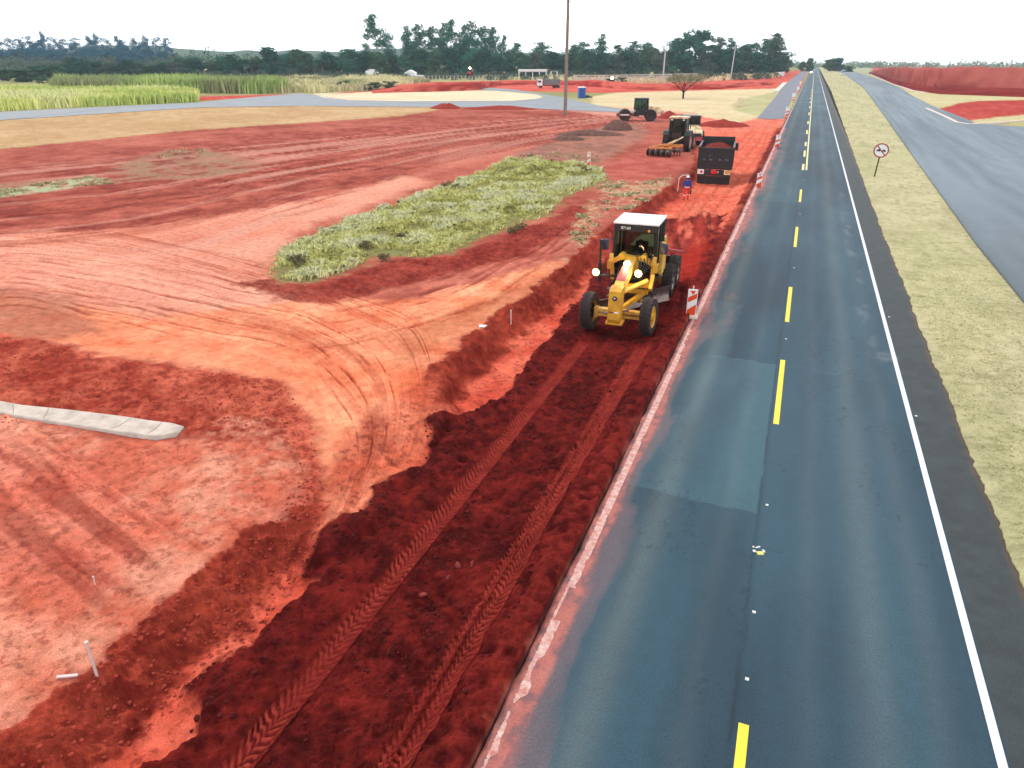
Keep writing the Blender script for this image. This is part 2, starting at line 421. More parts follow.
# --- disturbed brown ground, straw scraps
m = pmask(W([(505, 158), (560, 140), (612, 124), (640, 124), (650, 132), (622, 150), (600, 162), (560, 163)]), .8, .9, .8)
paint(m * .85, (142, 104, 90), (176, 122, 104), contrast(n_mid))
m = pmask(W([(588, 178), (620, 158), (650, 146), (678, 150), (690, 165), (668, 180), (620, 183)]), .5, .5, .3)
paint(m * .9, (176, 84, 74), (196, 106, 92), contrast(n_mid))
for poly, a in (([(596, 192), (604, 182), (640, 181), (672, 176), (668, 184), (646, 202), (624, 212), (606, 204)], .9),
                ([(570, 236), (578, 212), (592, 200), (612, 206), (596, 228), (580, 246)], .8),
                ([(555, 262), (572, 240), (578, 250), (566, 270)], .55),
                ([(600, 168), (630, 162), (640, 168), (612, 178)], .0)):
    m = pmask(W(poly), .4, .7); paint(m * a * .75 * contrast(n_hi * .5 + n_mid * .5, .42, .6), (180, 162, 120), (204, 190, 150), n_hi)
m = pmask(W([(-200, 212), (0, 196), (82, 183), (112, 179), (118, 164), (164, 150), (210, 151), (262, 158), (250, 172), (200, 178), (150, 180), (110, 184), (60, 180), (0, 184), (-200, 196)]), .8, 1.2)
paint(m * contrast(n_mid, .3, .6), (150, 126, 100), (176, 120, 98), n_lo)
m = pmask(W([(-200, 205), (0, 190), (90, 176), (106, 180), (70, 188), (0, 198), (-200, 218)]), .6, .7)
paint(m * contrast(n_mid, .3, .5), (196, 192, 160), (150, 160, 120), n_hi)
# soil beneath the grass island
GRASS = W([(264, 280), (279, 256), (315, 235), (337, 224), (402, 202), (467, 177), (510, 159), (539, 159), (575, 163), (602, 169), (607, 181), (568, 196), (546, 217), (528, 222), (481, 238), (452, 253), (423, 259), (394, 256), (373, 256), (358, 266), (326, 279), (297, 282)])
m = pmask(GRASS, .5, .8); paint(m, (150, 150, 96), (120, 110, 70), n_mid)
# dark crumbly rim below the island
rim = pmask(W([(236, 284), (262, 280), (300, 284), (330, 282), (362, 268), (396, 260), (452, 257), (530, 226), (548, 222), (570, 205), (590, 208), (560, 240), (500, 262), (430, 280), (360, 296), (320, 306), (290, 302), (262, 292)]), .4, .6)
paint(rim * .85, (118, 34, 30), (164, 66, 54), contrast(n_mid * .5 + n_hi * .5))

# --- excavated strip along the highway
CREST = [(-300, 1000), (-60, 786), (0, 737), (66, 687), (133, 627), (186, 581), (232, 541), (276, 513), (305, 505), (330, 480), (352, 440), (395, 405), (434, 366), (468, 337), (497, 311), (520, 298), (545, 280), (575, 252), (604, 226), (640, 203), (690, 172), (694, 158), (690, 140), (700, 128), (745, 120), (778, 121)]
TRENCH = W(CREST) + [(-2.96, 118.), (-2.96, -8.)]
P = np.array(TRENCH)
idx = np.nonzero((GX > P[:, 0].min() - 2) & (GX < 0) & (GY > -8) & (GY < 135))[0]
dtr = np.full(NV, -9., np.float32); dtr[idx] = sdist(GX[idx] + wx_[idx] * 1.0 + (n_hi[idx] - .5) * .25, GY[idx] + wy_[idx] * 1.0, TRENCH)
trench = sstep(-.05, .15, dtr)
FLOOR = -.48
toe_d = 1.25
side = np.clip((-3.2 - GX) / 1.6, 0, 1)       # floor lifts towards the pavement edge
ramp = pmask(W([(308, 545), (326, 480), (345, 440), (400, 392), (440, 372), (452, 410), (400, 490), (330, 560)]), .35, .25)
bank = sstep(0, 1, dtr / (toe_d + 2.6 * ramp))
gz += bank * (FLOOR * (.35 + .65 * side)) * np.where(GY > 95, np.clip((118 - GY) / 23, 0, 1), 1)
paint(trench, (122, 40, 31), (172, 70, 52), contrast(n_mid * .5 + n_hi * .5))
m = sstep(1.15, 1.6, dtr) * trench
paint(m, (206, 84, 64), (224, 110, 86), contrast(n_mid))
rampc = ramp * haul; paint(rampc * .92, (210, 98, 70), (236, 142, 110), contrast(n_mid * .6 + n_lo * .4))
col *= 1 + (MUL[0] * MUL[1] - 1) * (rampc * 1.2)[:, None]
m = pmask(W([(364, 425), (376, 408), (392, 430), (404, 462), (408, 490), (384, 500), (366, 470)]), .25, .35); paint(m * .7 * contrast(n_hi * .4 + n_mid * .6, .36, .56), (150, 62, 46))
m = pmask(W([(334, 470), (350, 430), (358, 440), (352, 500), (336, 520)]), .2, .3); paint(m * .45, (166, 76, 56))
# compacted bright floor with the trucks on it
m = pmask(W([(628, 246), (660, 216), (690, 196), (700, 172), (694, 150), (706, 130), (760, 121), (778, 122), (776, 132), (760, 160), (748, 192), (730, 232), (716, 240), (700, 214), (650, 232)], FLOOR), .4, .3)
paint(m * trench, (222, 100, 76), (236, 128, 100), contrast(n_mid))
m = pmask(W([(690, 121), (740, 108), (786, 112), (782, 128), (740, 130), (700, 132)]), .6, .6)
paint(m, (222, 112, 90), (232, 136, 112), contrast(n_mid))
# loose dark earth
DARK_L = [(70, 900), (123, 770), (160, 747), (186, 727), (192, 704), (184, 687), (213, 657), (233, 643), (269, 621), (316, 584), (298, 571), (304, 556), (327, 535), (368, 511), (375, 493), (423, 462), (430, 447), (423, 431), (438, 415), (468, 409), (501, 394), (520, 371), (535, 349), (557, 324), (560, 312), (585, 292), (592, 270), (618, 240), (655, 214), (690, 214), (706, 206)]
DARK_R = [(724, 214), (716, 250), (705, 285), (692, 316), (676, 350), (655, 395), (628, 450), (600, 508), (575, 562), (545, 622), (510, 690), (474, 768), (420, 900)]
DARK = W(DARK_L + DARK_R, -.2)
m_dark = pmask(DARK, .09, .34); m_lump = pmask(DARK, .38, .3)
gz += m_lump * .17 * np.clip((GX + 9.5) / 1.5, .3, 1) * np.clip((46 - GY) / 12, 0, 1)
m_dark *= 1 - np.clip((GY - 34) / 8, 0, 1) * (1 - .95 * contrast(fbm(GX * 1.6 + GY * .2, GY * .22, 4, 97, .65), .30, .50))
dk_f = contrast(n_mid * .45 + n_hi * .55, .38, .7)
paint(m_dark, (72, 18, 17), (122, 35, 30), dk_f)
# redder moist streaks behind the machine
m = pmask(W([(600, 262), (640, 226), (690, 214), (726, 214), (712, 262), (690, 312), (664, 300), (672, 262)], -.2), .3, .4)
S2 = fbm(GX * 2.6 + GY * .35, GY * .25, 3, 99)
paint(m * contrast(S2, .46, .58) * .8, (132, 36, 32), (178, 58, 46), n_mid)
m = pmask(W([(665, 262), (700, 232), (712, 250), (690, 290), (672, 286)], -.2), .5, .5); paint(m * .6, (176, 46, 32))
# strip of red between loose earth and pavement
m = sstep(-3.62, -3.5, GX + wx_ * .34) * sstep(-3.0, -3.03, GX) * (GY < 110) * (GY > -8)
paint(m * (.35 + .55 * contrast(fbm(GX * .8, GY * .22, 3, 12), .38, .5)), (78, 20, 20), (128, 40, 34), contrast(n_mid * .4 + n_hi * .6))
gz += m * .02
# windrow against the left side of the loose strip, small heaps
wr = np.exp(-((GX + 7.35 - (n_lo - .5) * .8) / .45) ** 2) * m_dark * (GY < 24); gz += wr * .12

# chevron tyre prints
def tread(x0, w, y0, y1, period, amp, wob, sgn, double=False):
    xc = x0 + wob * np.sin(GY * .13 + x0); u = (GX - xc) / w
    inside = sstep(1.08, .92, np.abs(u)) * sstep(y0, y0 + .3, GY) * sstep(y1 + .3, y1, GY)
    sel = inside > 0
    ph = (GY + sgn * np.abs(u + (0.0)) * w * 1.1) / period + (vnoise(GY * 2.3, u * 3, 6) - .5) * .9
    lug = np.abs((ph % 1.) - .5) * 2; lug = sstep(.3, .62, lug)
    half = np.where(u > 0, 0., .5); lug2 = np.abs(((ph + half) % 1.) - .5) * 2; lug = sstep(.3, .62, lug2)
    wear = .25 + .95 * vnoise(GY * 1.7, u * 1.2, 9)
    h = inside * (lug * amp * wear - .045) + sstep(1.4, 1.05, np.abs(u)) * sstep(.85, 1.05, np.abs(u)) * .035 * (GY < y1) * (GY > y0)
    return inside, h, lug * wear
for x0, w, per, amp in ((-6.28, .225, .165, .05), (-3.98, .20, .15, .055), (-3.62, .17, .185, .045), (-4.25, .12, .15, .03)):
    if x0 in (-3.62,): continue
    ins, h, lg = tread(x0, w, -6, 23.5, per, amp, .05, -1)
    ins = ins * (GY < 23.4) * (m_dark if x0 < -6 else 1)
    gz += h * 1.15 * (ins > 0)
    cA = (160, 60, 50); cB = (122, 36, 32)
    paint(ins * .85, cB, cA, lg * 1.1)
ins, h, lg = tread(-4.95, .24, -6, 20, .2, .02, .1, 1); paint(ins * .25 * contrast(n_lo), (96, 28, 27))
# wheel ruts farther along the bright floor
for x0 in (-4.6, -6.5, -5.5, -7.2):
    xr = x0 + .4 * np.sin(GY * .07 + x0); r_ = np.exp(-((GX - xr) / .17) ** 2) * (GY > 34) * (GY < 110) * trench
    paint(r_ * .4 * contrast(n_mid + .1), (150, 50, 42)); gz -= r_ * .03

# --- relief of the soils
nearf = np.clip(30. / (GD + 5.), 0.05, 1.)
soil = np.clip(site, 0, 1)
crumb = np.maximum(np.maximum(m_dark * .9, rough * .8), np.maximum(trench * (1 - sstep(1.15, 1.6, dtr)), rim * .9))
crumb = np.maximum(crumb, pink * .35) * (1 - haul * .8) * (1 - .9 * ramp * (1 - m_dark))
ridge = 1 - np.abs(fbm(GX * 2.2, GY * 2.2, 4, 200, .62) * 2 - 1)
treadm = sstep(.36, .28, np.abs(GX + 6.28)) * (GY < 23.4) + sstep(.26, .18, np.abs(GX + 3.98)) * (GY < 23.4)
cr = crumb * (1 - .75 * np.clip(treadm, 0, 1))
gz += cr * ((ridge - .6) * .20 + (fbm(GX * 9, GY * 9, 3, 210, .7) - .5) * .085) * np.clip(nearf * 1.3, 0, 1)
gz += soil * (n_mid - .5) * .10 * nearf * (1 - m_dark) + streak_h * nearf * 1.1
gz += soil * (fbm(GX * 12, GY * 12, 2, 220) - .5) * .02 * nearf
# dark crumbs tinting
sp = contrast(fbm(GX * 7, GY * 7, 3, 230, .7), .58, .68) * np.clip(rough + pink * .8 + rim + trench * (1 - m_dark), 0, 1)
paint(sp * .55 * np.clip(nearf * 1.6, 0, 1), (120, 38, 32))

# --- straw coloured verges around the side road, right hand fields
def band(px, c1, c2, soft=.8, warp=.8, a=1.):
    m_ = pmask(W(px), soft, warp); paint(m_ * a, c1, c2, contrast(n_mid * .5 + n_lo * .5)); return m_
b1 = band([(-900, 240), (-300, 160), (0, 120), (200, 107), (300, 103), (437, 104), (437, 110), (400, 116), (180, 131), (0, 149), (-300, 186), (-900, 290)], (188, 150, 106), (208, 174, 132))
band([(300, 106), (316, 92), (396, 89), (512, 91), (545, 95), (540, 99), (512, 103), (400, 104)], (222, 206, 170), (234, 220, 188))
b3 = band([(596, 112), (590, 97), (620, 92), (700, 90), (786, 88), (775, 98), (765, 114), (757, 119), (735, 123), (700, 116), (660, 111)], (212, 190, 148), (226, 208, 170))
band([(742, 99), (780, 91), (768, 108), (762, 117), (738, 112), (730, 106)], (178, 174, 126), (196, 188, 144))
band([(560, 110), (640, 107), (700, 113), (660, 116), (600, 115)], (220, 150, 130), (226, 170, 150), a=.7)
band([(200, 101), (196, 96), (290, 93), (300, 94), (256, 97)], (188, 58, 52), (214, 100, 90))
band([(330, 94), (420, 89), (480, 90), (600, 93), (800, 88), (808, 70), (640, 80), (420, 82)], (196, 72, 60), (222, 112, 94))
band([(180, 97), (330, 93), (420, 88), (420, 76), (180, 80)], (150, 142, 96), (176, 166, 120), soft=3)
# right of the second carriageway
band([(890, 84), (912, 90), (940, 94), (1024, 97), (1400, 110), (1400, 200), (1100, 118), (1024, 121), (970, 126), (940, 112), (905, 106)], (198, 186, 138), (212, 200, 156))
band([(938, 108), (960, 103), (978, 101), (1024, 100), (1200, 108), (1200, 118), (1024, 115), (972, 119), (968, 124)], (170, 50, 44), (196, 84, 72))
band([(872, 73), (892, 84), (914, 91), (940, 94), (1024, 97), (1400, 112), (1400, 66), (872, 67)], (178, 66, 62), (196, 84, 78), soft=2)

gz -= .10 * pmask(W([(-420, 351), (-95, 388), (0, 400), (70, 408), (150, 420), (186, 426), (178, 435), (155, 438), (98, 430), (0, 414), (-95, 403), (-420, 363)]), .12, .02)
# keep the land under the pavements low and flat
under = sstep(-3.02, -2.98, GX) * ((GX < 30)).astype(np.float32) * (GY > -20)
gz = gz * (1 - under) - .12 * under
paint(sstep(-3.02, -2.98, GX) * (GX < 9.3) * (GY < 900) * 1., (60, 62, 60))
# the land falls away gently far off to the right, low wooded rises far left
far = np.clip((GD - 1300) / 2300, 0, 1); right = sstep(0, .5, (GX * RX + GY * RY) / (GD + 1e-3))
gz -= far * right * 14
ang = np.arctan2(GX * RX + GY * RY, GX * HX + GY * HY)
hill = sstep(1000, 1900, GD) * sstep(.36, -.1, ang) * (24 + 14 * vnoise(ang * 9, ang * 0, 4) + 6 * vnoise(ang * 40, ang * 0, 5))
gz += hill
paint(sstep(900, 1300, GD) * sstep(.38, .2, ang), (58, 84, 62), (84, 100, 74), contrast(fbm(ang * 60, GD * .004, 3, 7)))

nr, nc = len(rr), len(az)
i = np.arange(nr - 1)[:, None] * nc; j = np.arange(nc)[None, :]; j2 = (j + 1) % nc
faces = np.stack([i + j, i + j2, i + nc + j2, i + nc + j], -1).reshape(-1, 4)[:, ::-1]
M['ground'] = mat('site_soil', (1, 1, 1), .95, spec=.03, attr='Col', noise=.30, nscale=3.2, n2=(38., .24), bump=.03, bscale=9., detail=14, coords='Object')
ground = np_mesh('ground', np.stack([GX, GY, gz], 1), faces, M['ground'], smooth=True, colors=col)
ground['kind'] = 'structure'

def gheight(x, y):
    """height of the ground mesh near a point"""
    d = math.hypot(x, y); a = math.atan2(x * RX + y * RY, x * HX + y * HY)
    i_ = int(np.clip(np.searchsorted(rr, d), 1, nr - 1)); j_ = int(np.clip(np.searchsorted(az, a), 1, nc - 1))
    return float(gz[i_ * nc + j_])

# ------------------------------------------------------------------ pavements
def strip(name, X0, X1, Y, nx, z, paintf, m, thick=0.):
    """sheet between two edges X0(Y), X1(Y)"""
    Y = np.asarray(Y, float); u = np.linspace(0, 1, nx)
    XX = X0(Y)[:, None] * (1 - u) + X1(Y)[:, None] * u; YY = Y[:, None] + 0 * u
    c = paintf(XX.ravel(), YY.ravel()); V = np.stack([XX.ravel(), YY.ravel(), np.full(XX.size, z)], 1)
    n, k = XX.shape; a = np.arange(n - 1)[:, None] * k; b = np.arange(k - 1)[None, :]
    F = np.stack([a + b, a + b + 1, a + k + b + 1, a + k + b], -1).reshape(-1, 4)
    if thick:
        base = len(V); e = np.concatenate([np.arange(n) * k, np.arange(n) * k + k - 1]); V2 = V[e].copy(); V2[:, 2] -= thick; V = V.copy()
        V = np.vstack([V, V2]); c = np.vstack([c, c[e] * .25])
        q = np.arange(n - 1); F = np.vstack([F, np.stack([q * k, (q + 1) * k, base + q + 1, base + q], -1), np.stack([(q + 1) * k + k - 1, q * k + k - 1, base + n + q, base + n + q + 1], -1)])
    o = np_mesh(name, V, F, m, colors=c); o['kind'] = 'structure'; return o
Yr = np.array([-12, -6, -3, 0, 2, 4] + [y for y in (math.sqrt(max(row_r(v) ** 2, 0)) for v in np.arange(800, 62.5, -.9))])
Yr = np.unique(np.concatenate([Yr, [2600.]]))
A = lambda *c: np.array(alb(*c))
def road_paint(X, Y):
    n1 = fbm(X * .7, Y * .12, 4, 301); n2 = fbm(X * 3., Y * 3., 4, 311); n3 = fbm(X * .25, Y * .03, 3, 321)
    c = A(34, 58, 72)[None, :] * (1 - contrast(n1 * .7 + n3 * .3, .35, .65))[:, None] + A(49, 77, 92)[None, :] * contrast(n1 * .7 + n3 * .3, .35, .65)[:, None]
    L = X < .42
    right = (~L).astype(float); c = c * (1 + .12 * right)[:, None]
    def rect(x0, x1, y0, y1, k, e=.02):
        nonlocal c
        w = .05 * (fbm(X * 2, Y * 2, 3, 330) - .5)
        m_ = sstep(x0 - e, x0 + e, X + w) * sstep(x1 + e, x1 - e, X + w) * sstep(y0 - e * 2, y0 + e * 2, Y + w * 3 + X * .06) * sstep(y1 + e * 2, y1 - e * 2, Y + w * 3 + X * .06)
        c = c * (1 + (np.array(k) - 1)[None, :] * m_[:, None])
        edge = m_ * (1 - m_) * 4; c = c * (1 + .25 * edge)[:, None]
    rect(-3, .30, 14.0, 22.9, (1.75, 1.55, 1.42)); rect(-3, -1.25, 22.9, 29.0, (1.6, 1.45, 1.34)); rect(-1.2, .35, 22.9, 40, (.95, .97, 1.0))
    rect(-3, .38, 53.6, 76, (1.42, 1.32, 1.22)); rect(-2.8, -1.7, 39.5, 46.5, (1.3, 1.25, 1.18)); rect(-3, .38, 104, 116, (1.2, 1.2, 1.15))
    rect(.6, 4, 120, 155, (1.25, 1.2, 1.15)); rect(-3, 4.2, 160, 3000, (1.5, 1.4, 1.3)); rect(.52, 3.9, 95, 98, (1.2, 1.2, 1.2)); rect(.52, 3.95, 22.9, 60, (1.06, 1.05, 1.05))  # long far stretch lightened: sheen of distance put into its colour
    for x0, w, k in ((-1.75, .30, .38), (-.35, .2, .12), (2.35, .34, .30), (3.2, .25, .14), (1.35, .2, .12)):
        xx = x0 + .035 * np.sin(Y * .11)
        c = c + (A(120, 128, 128) - A(60, 90, 105))[None, :] * (np.exp(-((X - xx) / w) ** 2) * k * (.5 + .8 * n1))[:, None]
    cr = np.abs(fbm(X * 1.1, Y * .5, 5, 370, .6) - .5); ck = sstep(.010, .002, cr) * contrast(fbm(X * .5, Y * .12, 2, 371), .52, .62) * (Y < 60); c = c * (1 - .28 * ck)[:, None]
    tl = contrast(fbm(X * .9 + 3, Y * .05, 3, 372), .5, .68); c = c * (1 + tl[:, None] * np.array([-.08, .03, .04]))
    # construction joint beside the centre line
    j = np.exp(-((X - .33 - .015 * np.sin(Y * 2)) / .025) ** 2); c = c * (1 - .35 * j)[:, None]
    # pale water stains near the right lane edge
    sm = np.exp(-((X - 3.25) / .22) ** 2) * contrast(fbm(X * 2, Y * .9, 3, 350), .55, .7) * (Y > 22) * (Y < 60)
    c = c + (sm * .045)[:, None]
    sm = np.exp(-((Y - 24.6 - .1 * X) / .35) ** 2) * sstep(3.0, 3.6, X) * (X < 5) * contrast(n2, .35, .6); c = c + (sm * .09)[:, None]
    # asphalt shoulder right of the edge line
    sh = sstep(4.02, 4.06, X); c = c * (1 - sh)[:, None] + (A(58, 65, 67) * 1.)[None, :] * (sh * (.75 + .6 * n2))[:, None]
    e = sstep(-.06, .06, X - (5.02 + (fbm(Y * .6 + 0 * X, 0 * X, 4, 340) - .5) * .3)); c = c * (1 - e)[:, None] + A(86, 74, 66)[None, :] * (e * (.7 + .6 * n2))[:, None]
    # red dust trodden onto the left edge
    dn = fbm(X * 1.4, Y * .35, 4, 360); df = fbm(X * 9, Y * 5, 3, 365)
    w_ = (.12 + .30 * contrast(dn, .35, .7)) * (1 + .6 * contrast(fbm(0 * X, Y * .11, 2, 367), .45, .65) * (Y > 13))
    d = sstep(w_, w_ * .35, X + 2.68) * (.35 + .65 * contrast(df, .3, .55)) * (Y < 118)
    c = c * (1 - d)[:, None] + (A(186, 78, 64)[None, :] * (1 - .5 * df)[:, None] + A(226, 150, 134)[None, :] * (.5 * df)[:, None]) * d[:, None]
    e2 = sstep(w_ * 2.4, w_, X + 2.62) * .35 * (Y < 118); c = c * (1 - e2)[:, None] + A(150, 110, 108)[None, :] * e2[:, None]
    return c
M['asphalt'] = mat('highway_asphalt', (1, 1, 1), .7, spec=.3, attr='Col', noise=.07, nscale=3.5, n2=(30., .20), bump=.006, bscale=90., detail=12)
c0 = lambda v: (lambda Y: v + 0 * Y)
edgeL = lambda Y: -2.97 + (fbm(Y * 1.7, Y * 0, 4, 401) - .5) * .10
strip('highway', edgeL, c0(5.35), Yr, 150, 0., road_paint, M['asphalt'], thick=.16)

def verge_l(Y): return 5.12 + np.clip((Y - 60) / 200, 0, 1) * 1.2 + (fbm(Y * .6, Y * 0, 4, 340) - .5) * .16 + (fbm(Y * 4, Y * 0, 3, 345) - .5) * .12
def verge_r(Y): return np.interp(Y, [-20, 30, 44, 69, 110, 167, 300, 557, 900, 3000], [9.3, 9.35, 9.5, 10.3, 11.6, 13.5, 17.5, 20, 20, 20.])
def verge_paint(X, Y):
    n1 = fbm(X * .5, Y * .35, 4, 501); n2 = fbm(X * 3 + Y * .6, Y * 1.2 - X, 4, 511, .7); f = contrast(n1 * .5 + n2 * .5, .36, .64)
    c = A(182, 174, 134)[None, :] * (1 - f)[:, None] + A(204, 194, 154)[None, :] * f[:, None]
    g_ = contrast(fbm(X * .3, Y * .08, 3, 521), .5, .7) * .15; c = c * (1 - g_)[:, None] + A(150, 164, 96)[None, :] * g_[:, None]
    d = contrast(fbm(X * 1.2 + Y * .4, Y * 3.5 - X, 3, 531, .7), .6, .7) * .35; c = c * (1 - d)[:, None] + A(128, 124, 84)[None, :] * d[:, None]
    return c
M['verge'] = mat('mown_verge', (1, 1, 1), .95, spec=.05, attr='Col', noise=.16, nscale=3., n2=(40, .22), bump=.03, bscale=20., detail=12)
strip('grass_verge', verge_l, lambda Y: verge_r(Y) - .004, Yr, 90, .03, verge_paint, M['verge'], thick=.1)

def cw_paint(X, Y):
    u = (X - verge_r(Y)); n1 = fbm(u * .35 + Y * .004, Y * .02, 4, 601); n2 = fbm(u * 2.5, Y * .05, 4, 611); f = contrast(n1 * .5 + n2 * .5, .35, .65)
    c = A(80, 98, 110)[None, :] * (1 - f)[:, None] + A(116, 132, 143)[None, :] * f[:, None]
    nearr = sstep(75, 30, Y)[:, None]; c = c * (1 - .35 * nearr)
    return c
M['asphalt2'] = mat('new_asphalt', (1, 1, 1), .6, spec=.42, attr='Col', noise=.08, nscale=40., n2=(1.2, .06), bump=.003, bscale=80.)
# second carriageway: right edge opens to a junction
def cw_r(Y): return np.interp(Y, [-20, 100, 126, 133, 150, 175, 205, 240, 303, 420, 560, 900, 3000], [120, 60, 36, 24.5, 24.8, 24.6, 25.4, 26.4, 29.5, 31, 31.5, 34, 40.])
strip('second_carriageway', verge_r, cw_r, Yr[(Yr > -30)], 120, .15, cw_paint, M['asphalt2'], thick=.25)

def sheet(name, px, z, m, cellm=None):
    mb = MB(); f = mb.bm.faces.new([mb.bm.verts.new((*p, z)) for p in W(px)])
    bmesh.ops.triangulate(mb.bm, faces=mb.bm.faces)
    o = mb.build(name, m); o['kind'] = 'structure'; return o
M['side_asphalt'] = mat('side_road_asphalt', alb(136, 142, 150), .7, noise=.15, nscale=.12, n2=(1.2, .08))
def ribbon(name, A_px, B_px, z, m):
    def rs_(px, n=120):
        p = np.array(W(px)); q = np.concatenate([[0], np.cumsum(np.hypot(*np.diff(p, axis=0).T))]); u = np.linspace(0, q[-1], n); return np.stack([np.interp(u, q, p[:, 0]), np.interp(u, q, p[:, 1])], 1)
    a, b = rs_(A_px), rs_(B_px); n = len(a); V = np.vstack([np.c_[a, np.full(n, z)], np.c_[b, np.full(n, z)]]); i_ = np.arange(n - 1)
    o = np_mesh(name, V, np.stack([i_, i_ + 1, n + i_ + 1, n + i_], 1), m); o['kind'] = 'structure'; return o
ribbon('side_road', [(-900, 236), (-300, 158), (0, 120.5), (200, 107.6), (300, 106), (400, 107), (512, 107.5), (560, 110), (620, 112.5), (640, 112)], [(-900, 212), (-300, 144), (0, 112), (200, 102.5), (256, 97), (300, 93.5), (316, 95), (322, 97.5), (350, 100.3), (400, 101.5), (512, 101), (536, 99.2), (545, 97), (570, 99), (604, 107)], .05, M['side_asphalt'])
ribbon('side_road', [(456, 87.6), (480, 89.8), (512, 92), (535, 94.2), (545, 97)], [(462, 86.8), (480, 87.2), (514, 89.6), (530, 92), (570, 98.8)], .056, M['side_asphalt'])
M['lane_asphalt'] = mat('dark_new_asphalt', alb(112, 116, 130), .7, noise=.2, nscale=.5, n2=(6, .1))
sheet('service_lane', [(757, 118.5), (766, 108), (777, 95), (784, 86), (790, 80), (798, 74), (806, 69), (811, 66), (813, 66), (808, 71), (800, 83), (793, 97), (785, 114), (783, 119), (770, 119.5)], .045, M['lane_asphalt'])

# painted lines
M['line_w'] = mat('white_line_paint', (.66, .67, .68), .55, noise=.16, nscale=3., n2=(25, .08))
M['line_y'] = mat('yellow_line_paint', alb(245, 222, 60), .55, noise=.08, nscale=5.)
M['line_yf'] = mat('pale_yellow_line_paint', alb(232, 222, 150), .55, noise=.08, nscale=5.)
def rects(name, L, z, m):
    V = []; F = []
    for x0, x1, y0, y1 in L:
        b = len(V); V += [(x0, y0, z), (x1, y0, z), (x1, y1, z), (x0, y1, z)]; F.append((b, b + 1, b + 2, b + 3))
    o = np_mesh(name, V, F, m); o['kind'] = 'structure'; return o
rects('right_edge_line', [(3.87, 4.0, -12, 2500)], .004, M['line_w'])
# left edge line is half buried by spilled soil: keep the ragged visible bits
V = []; F = []; yy = -10.
while yy < 700:
    st = .035 if yy < 30 else (.12 if yy < 120 else 4.)
    n = float(fbm(np.array([yy * 1.1]), np.array([3.3]), 4, 701)[0]); c_ = float(vnoise(np.array([yy * .23]), np.array([1.]), 702)[0])
    wl = .15 if yy > 118 else max(0., .165 * min(1, (n - .25) * 5.)) * (1 if c_ < .8 or yy < 8.5 else .4)
    if 9.3 < yy < 10.2: wl *= .3
    if wl > .02:
        j1 = rnd.uniform(-.012, .012) if yy < 118 else 0; b = len(V)
        V += [(-2.86 + j1, yy, .006), (-2.86 + wl, yy, .006), (-2.86 + wl, yy + st, .006), (-2.86 + j1, yy + st, .006)]; F.append((b, b + 1, b + 2, b + 3))
    yy += st
o = np_mesh('left_edge_line', V, F, mat('dusty_line_paint', alb(232, 204, 194), .7, noise=.62, nscale=7., col2=alb(190, 104, 92), detail=8)); o['kind'] = 'structure'
def Yat(px, py): return at(px, py)[1]
dash = [(4.6, Yat(737, 722)), (Yat(775, 424), Yat(783, 360)), (Yat(787, 322), Yat(790, 287)), (Yat(795, 247), Yat(798, 227)), (Yat(800, 202), Yat(802, 189.6)), (Yat(803, 170), Yat(804, 164))]
ys2 = [(156.7, 150.5), (146, 142), (134, 130), (124, 121), (115, 112.3), (108, 106), (103, 101.4), (99, 97.8), (96, 95), (93, 92.2), (90.5, 89.8)]
dash += [(Yat(804, a), Yat(804, b)) for a, b in ys2]
rects('centre_dashes', [(.42, .57, a, b) for a, b in dash[:5]], .004, M['line_y'])
rects('far_centre_dashes', [(.36, .56, a, b) for a, b in dash[5:]], .004, M['line_yf'])
rects('solid_centre_line', [(.68, .83, Yat(806, 170), 2500)], .004, M['line_yf'])
M['kerb'] = mat('pale_kerb', alb(232, 214, 200), .8, noise=.1, nscale=2)
def kerb(name, px, w, h, label):
    mb = MB(); P_ = W(px)
    for a, b in zip(P_, P_[1:]): mb.bar((*a, h / 2 - .05), (*b, h / 2 - .05), w, h + .1)
    o = mb.build(name, M['kerb']); tag(o, label, 'kerb'); return o
kerb('kerb', [(870, 74.5), (893, 84.3), (912, 90.8), (926, 93)], .8, .2, 'long pale concrete kerb edging the far side of the second carriageway')
kerb('kerb', [(926, 109), (944, 117), (957, 123.5), (970, 125.4), (1024, 121.3), (1150, 114)], .5, .22, 'pale concrete kerb turning the junction corner below the red earth triangle')
kerb('kerb', [(776, 92), (780, 88), (785, 83)], 1.6, .3, 'short pale concrete kerb beside the dark service lane')
kerb('kerb', [(316, 95), (350, 100.5), (400, 101.7), (512, 101.2), (536, 99.4)], .25, .12, 'thin pale kerb round the straw traffic island of the side road')


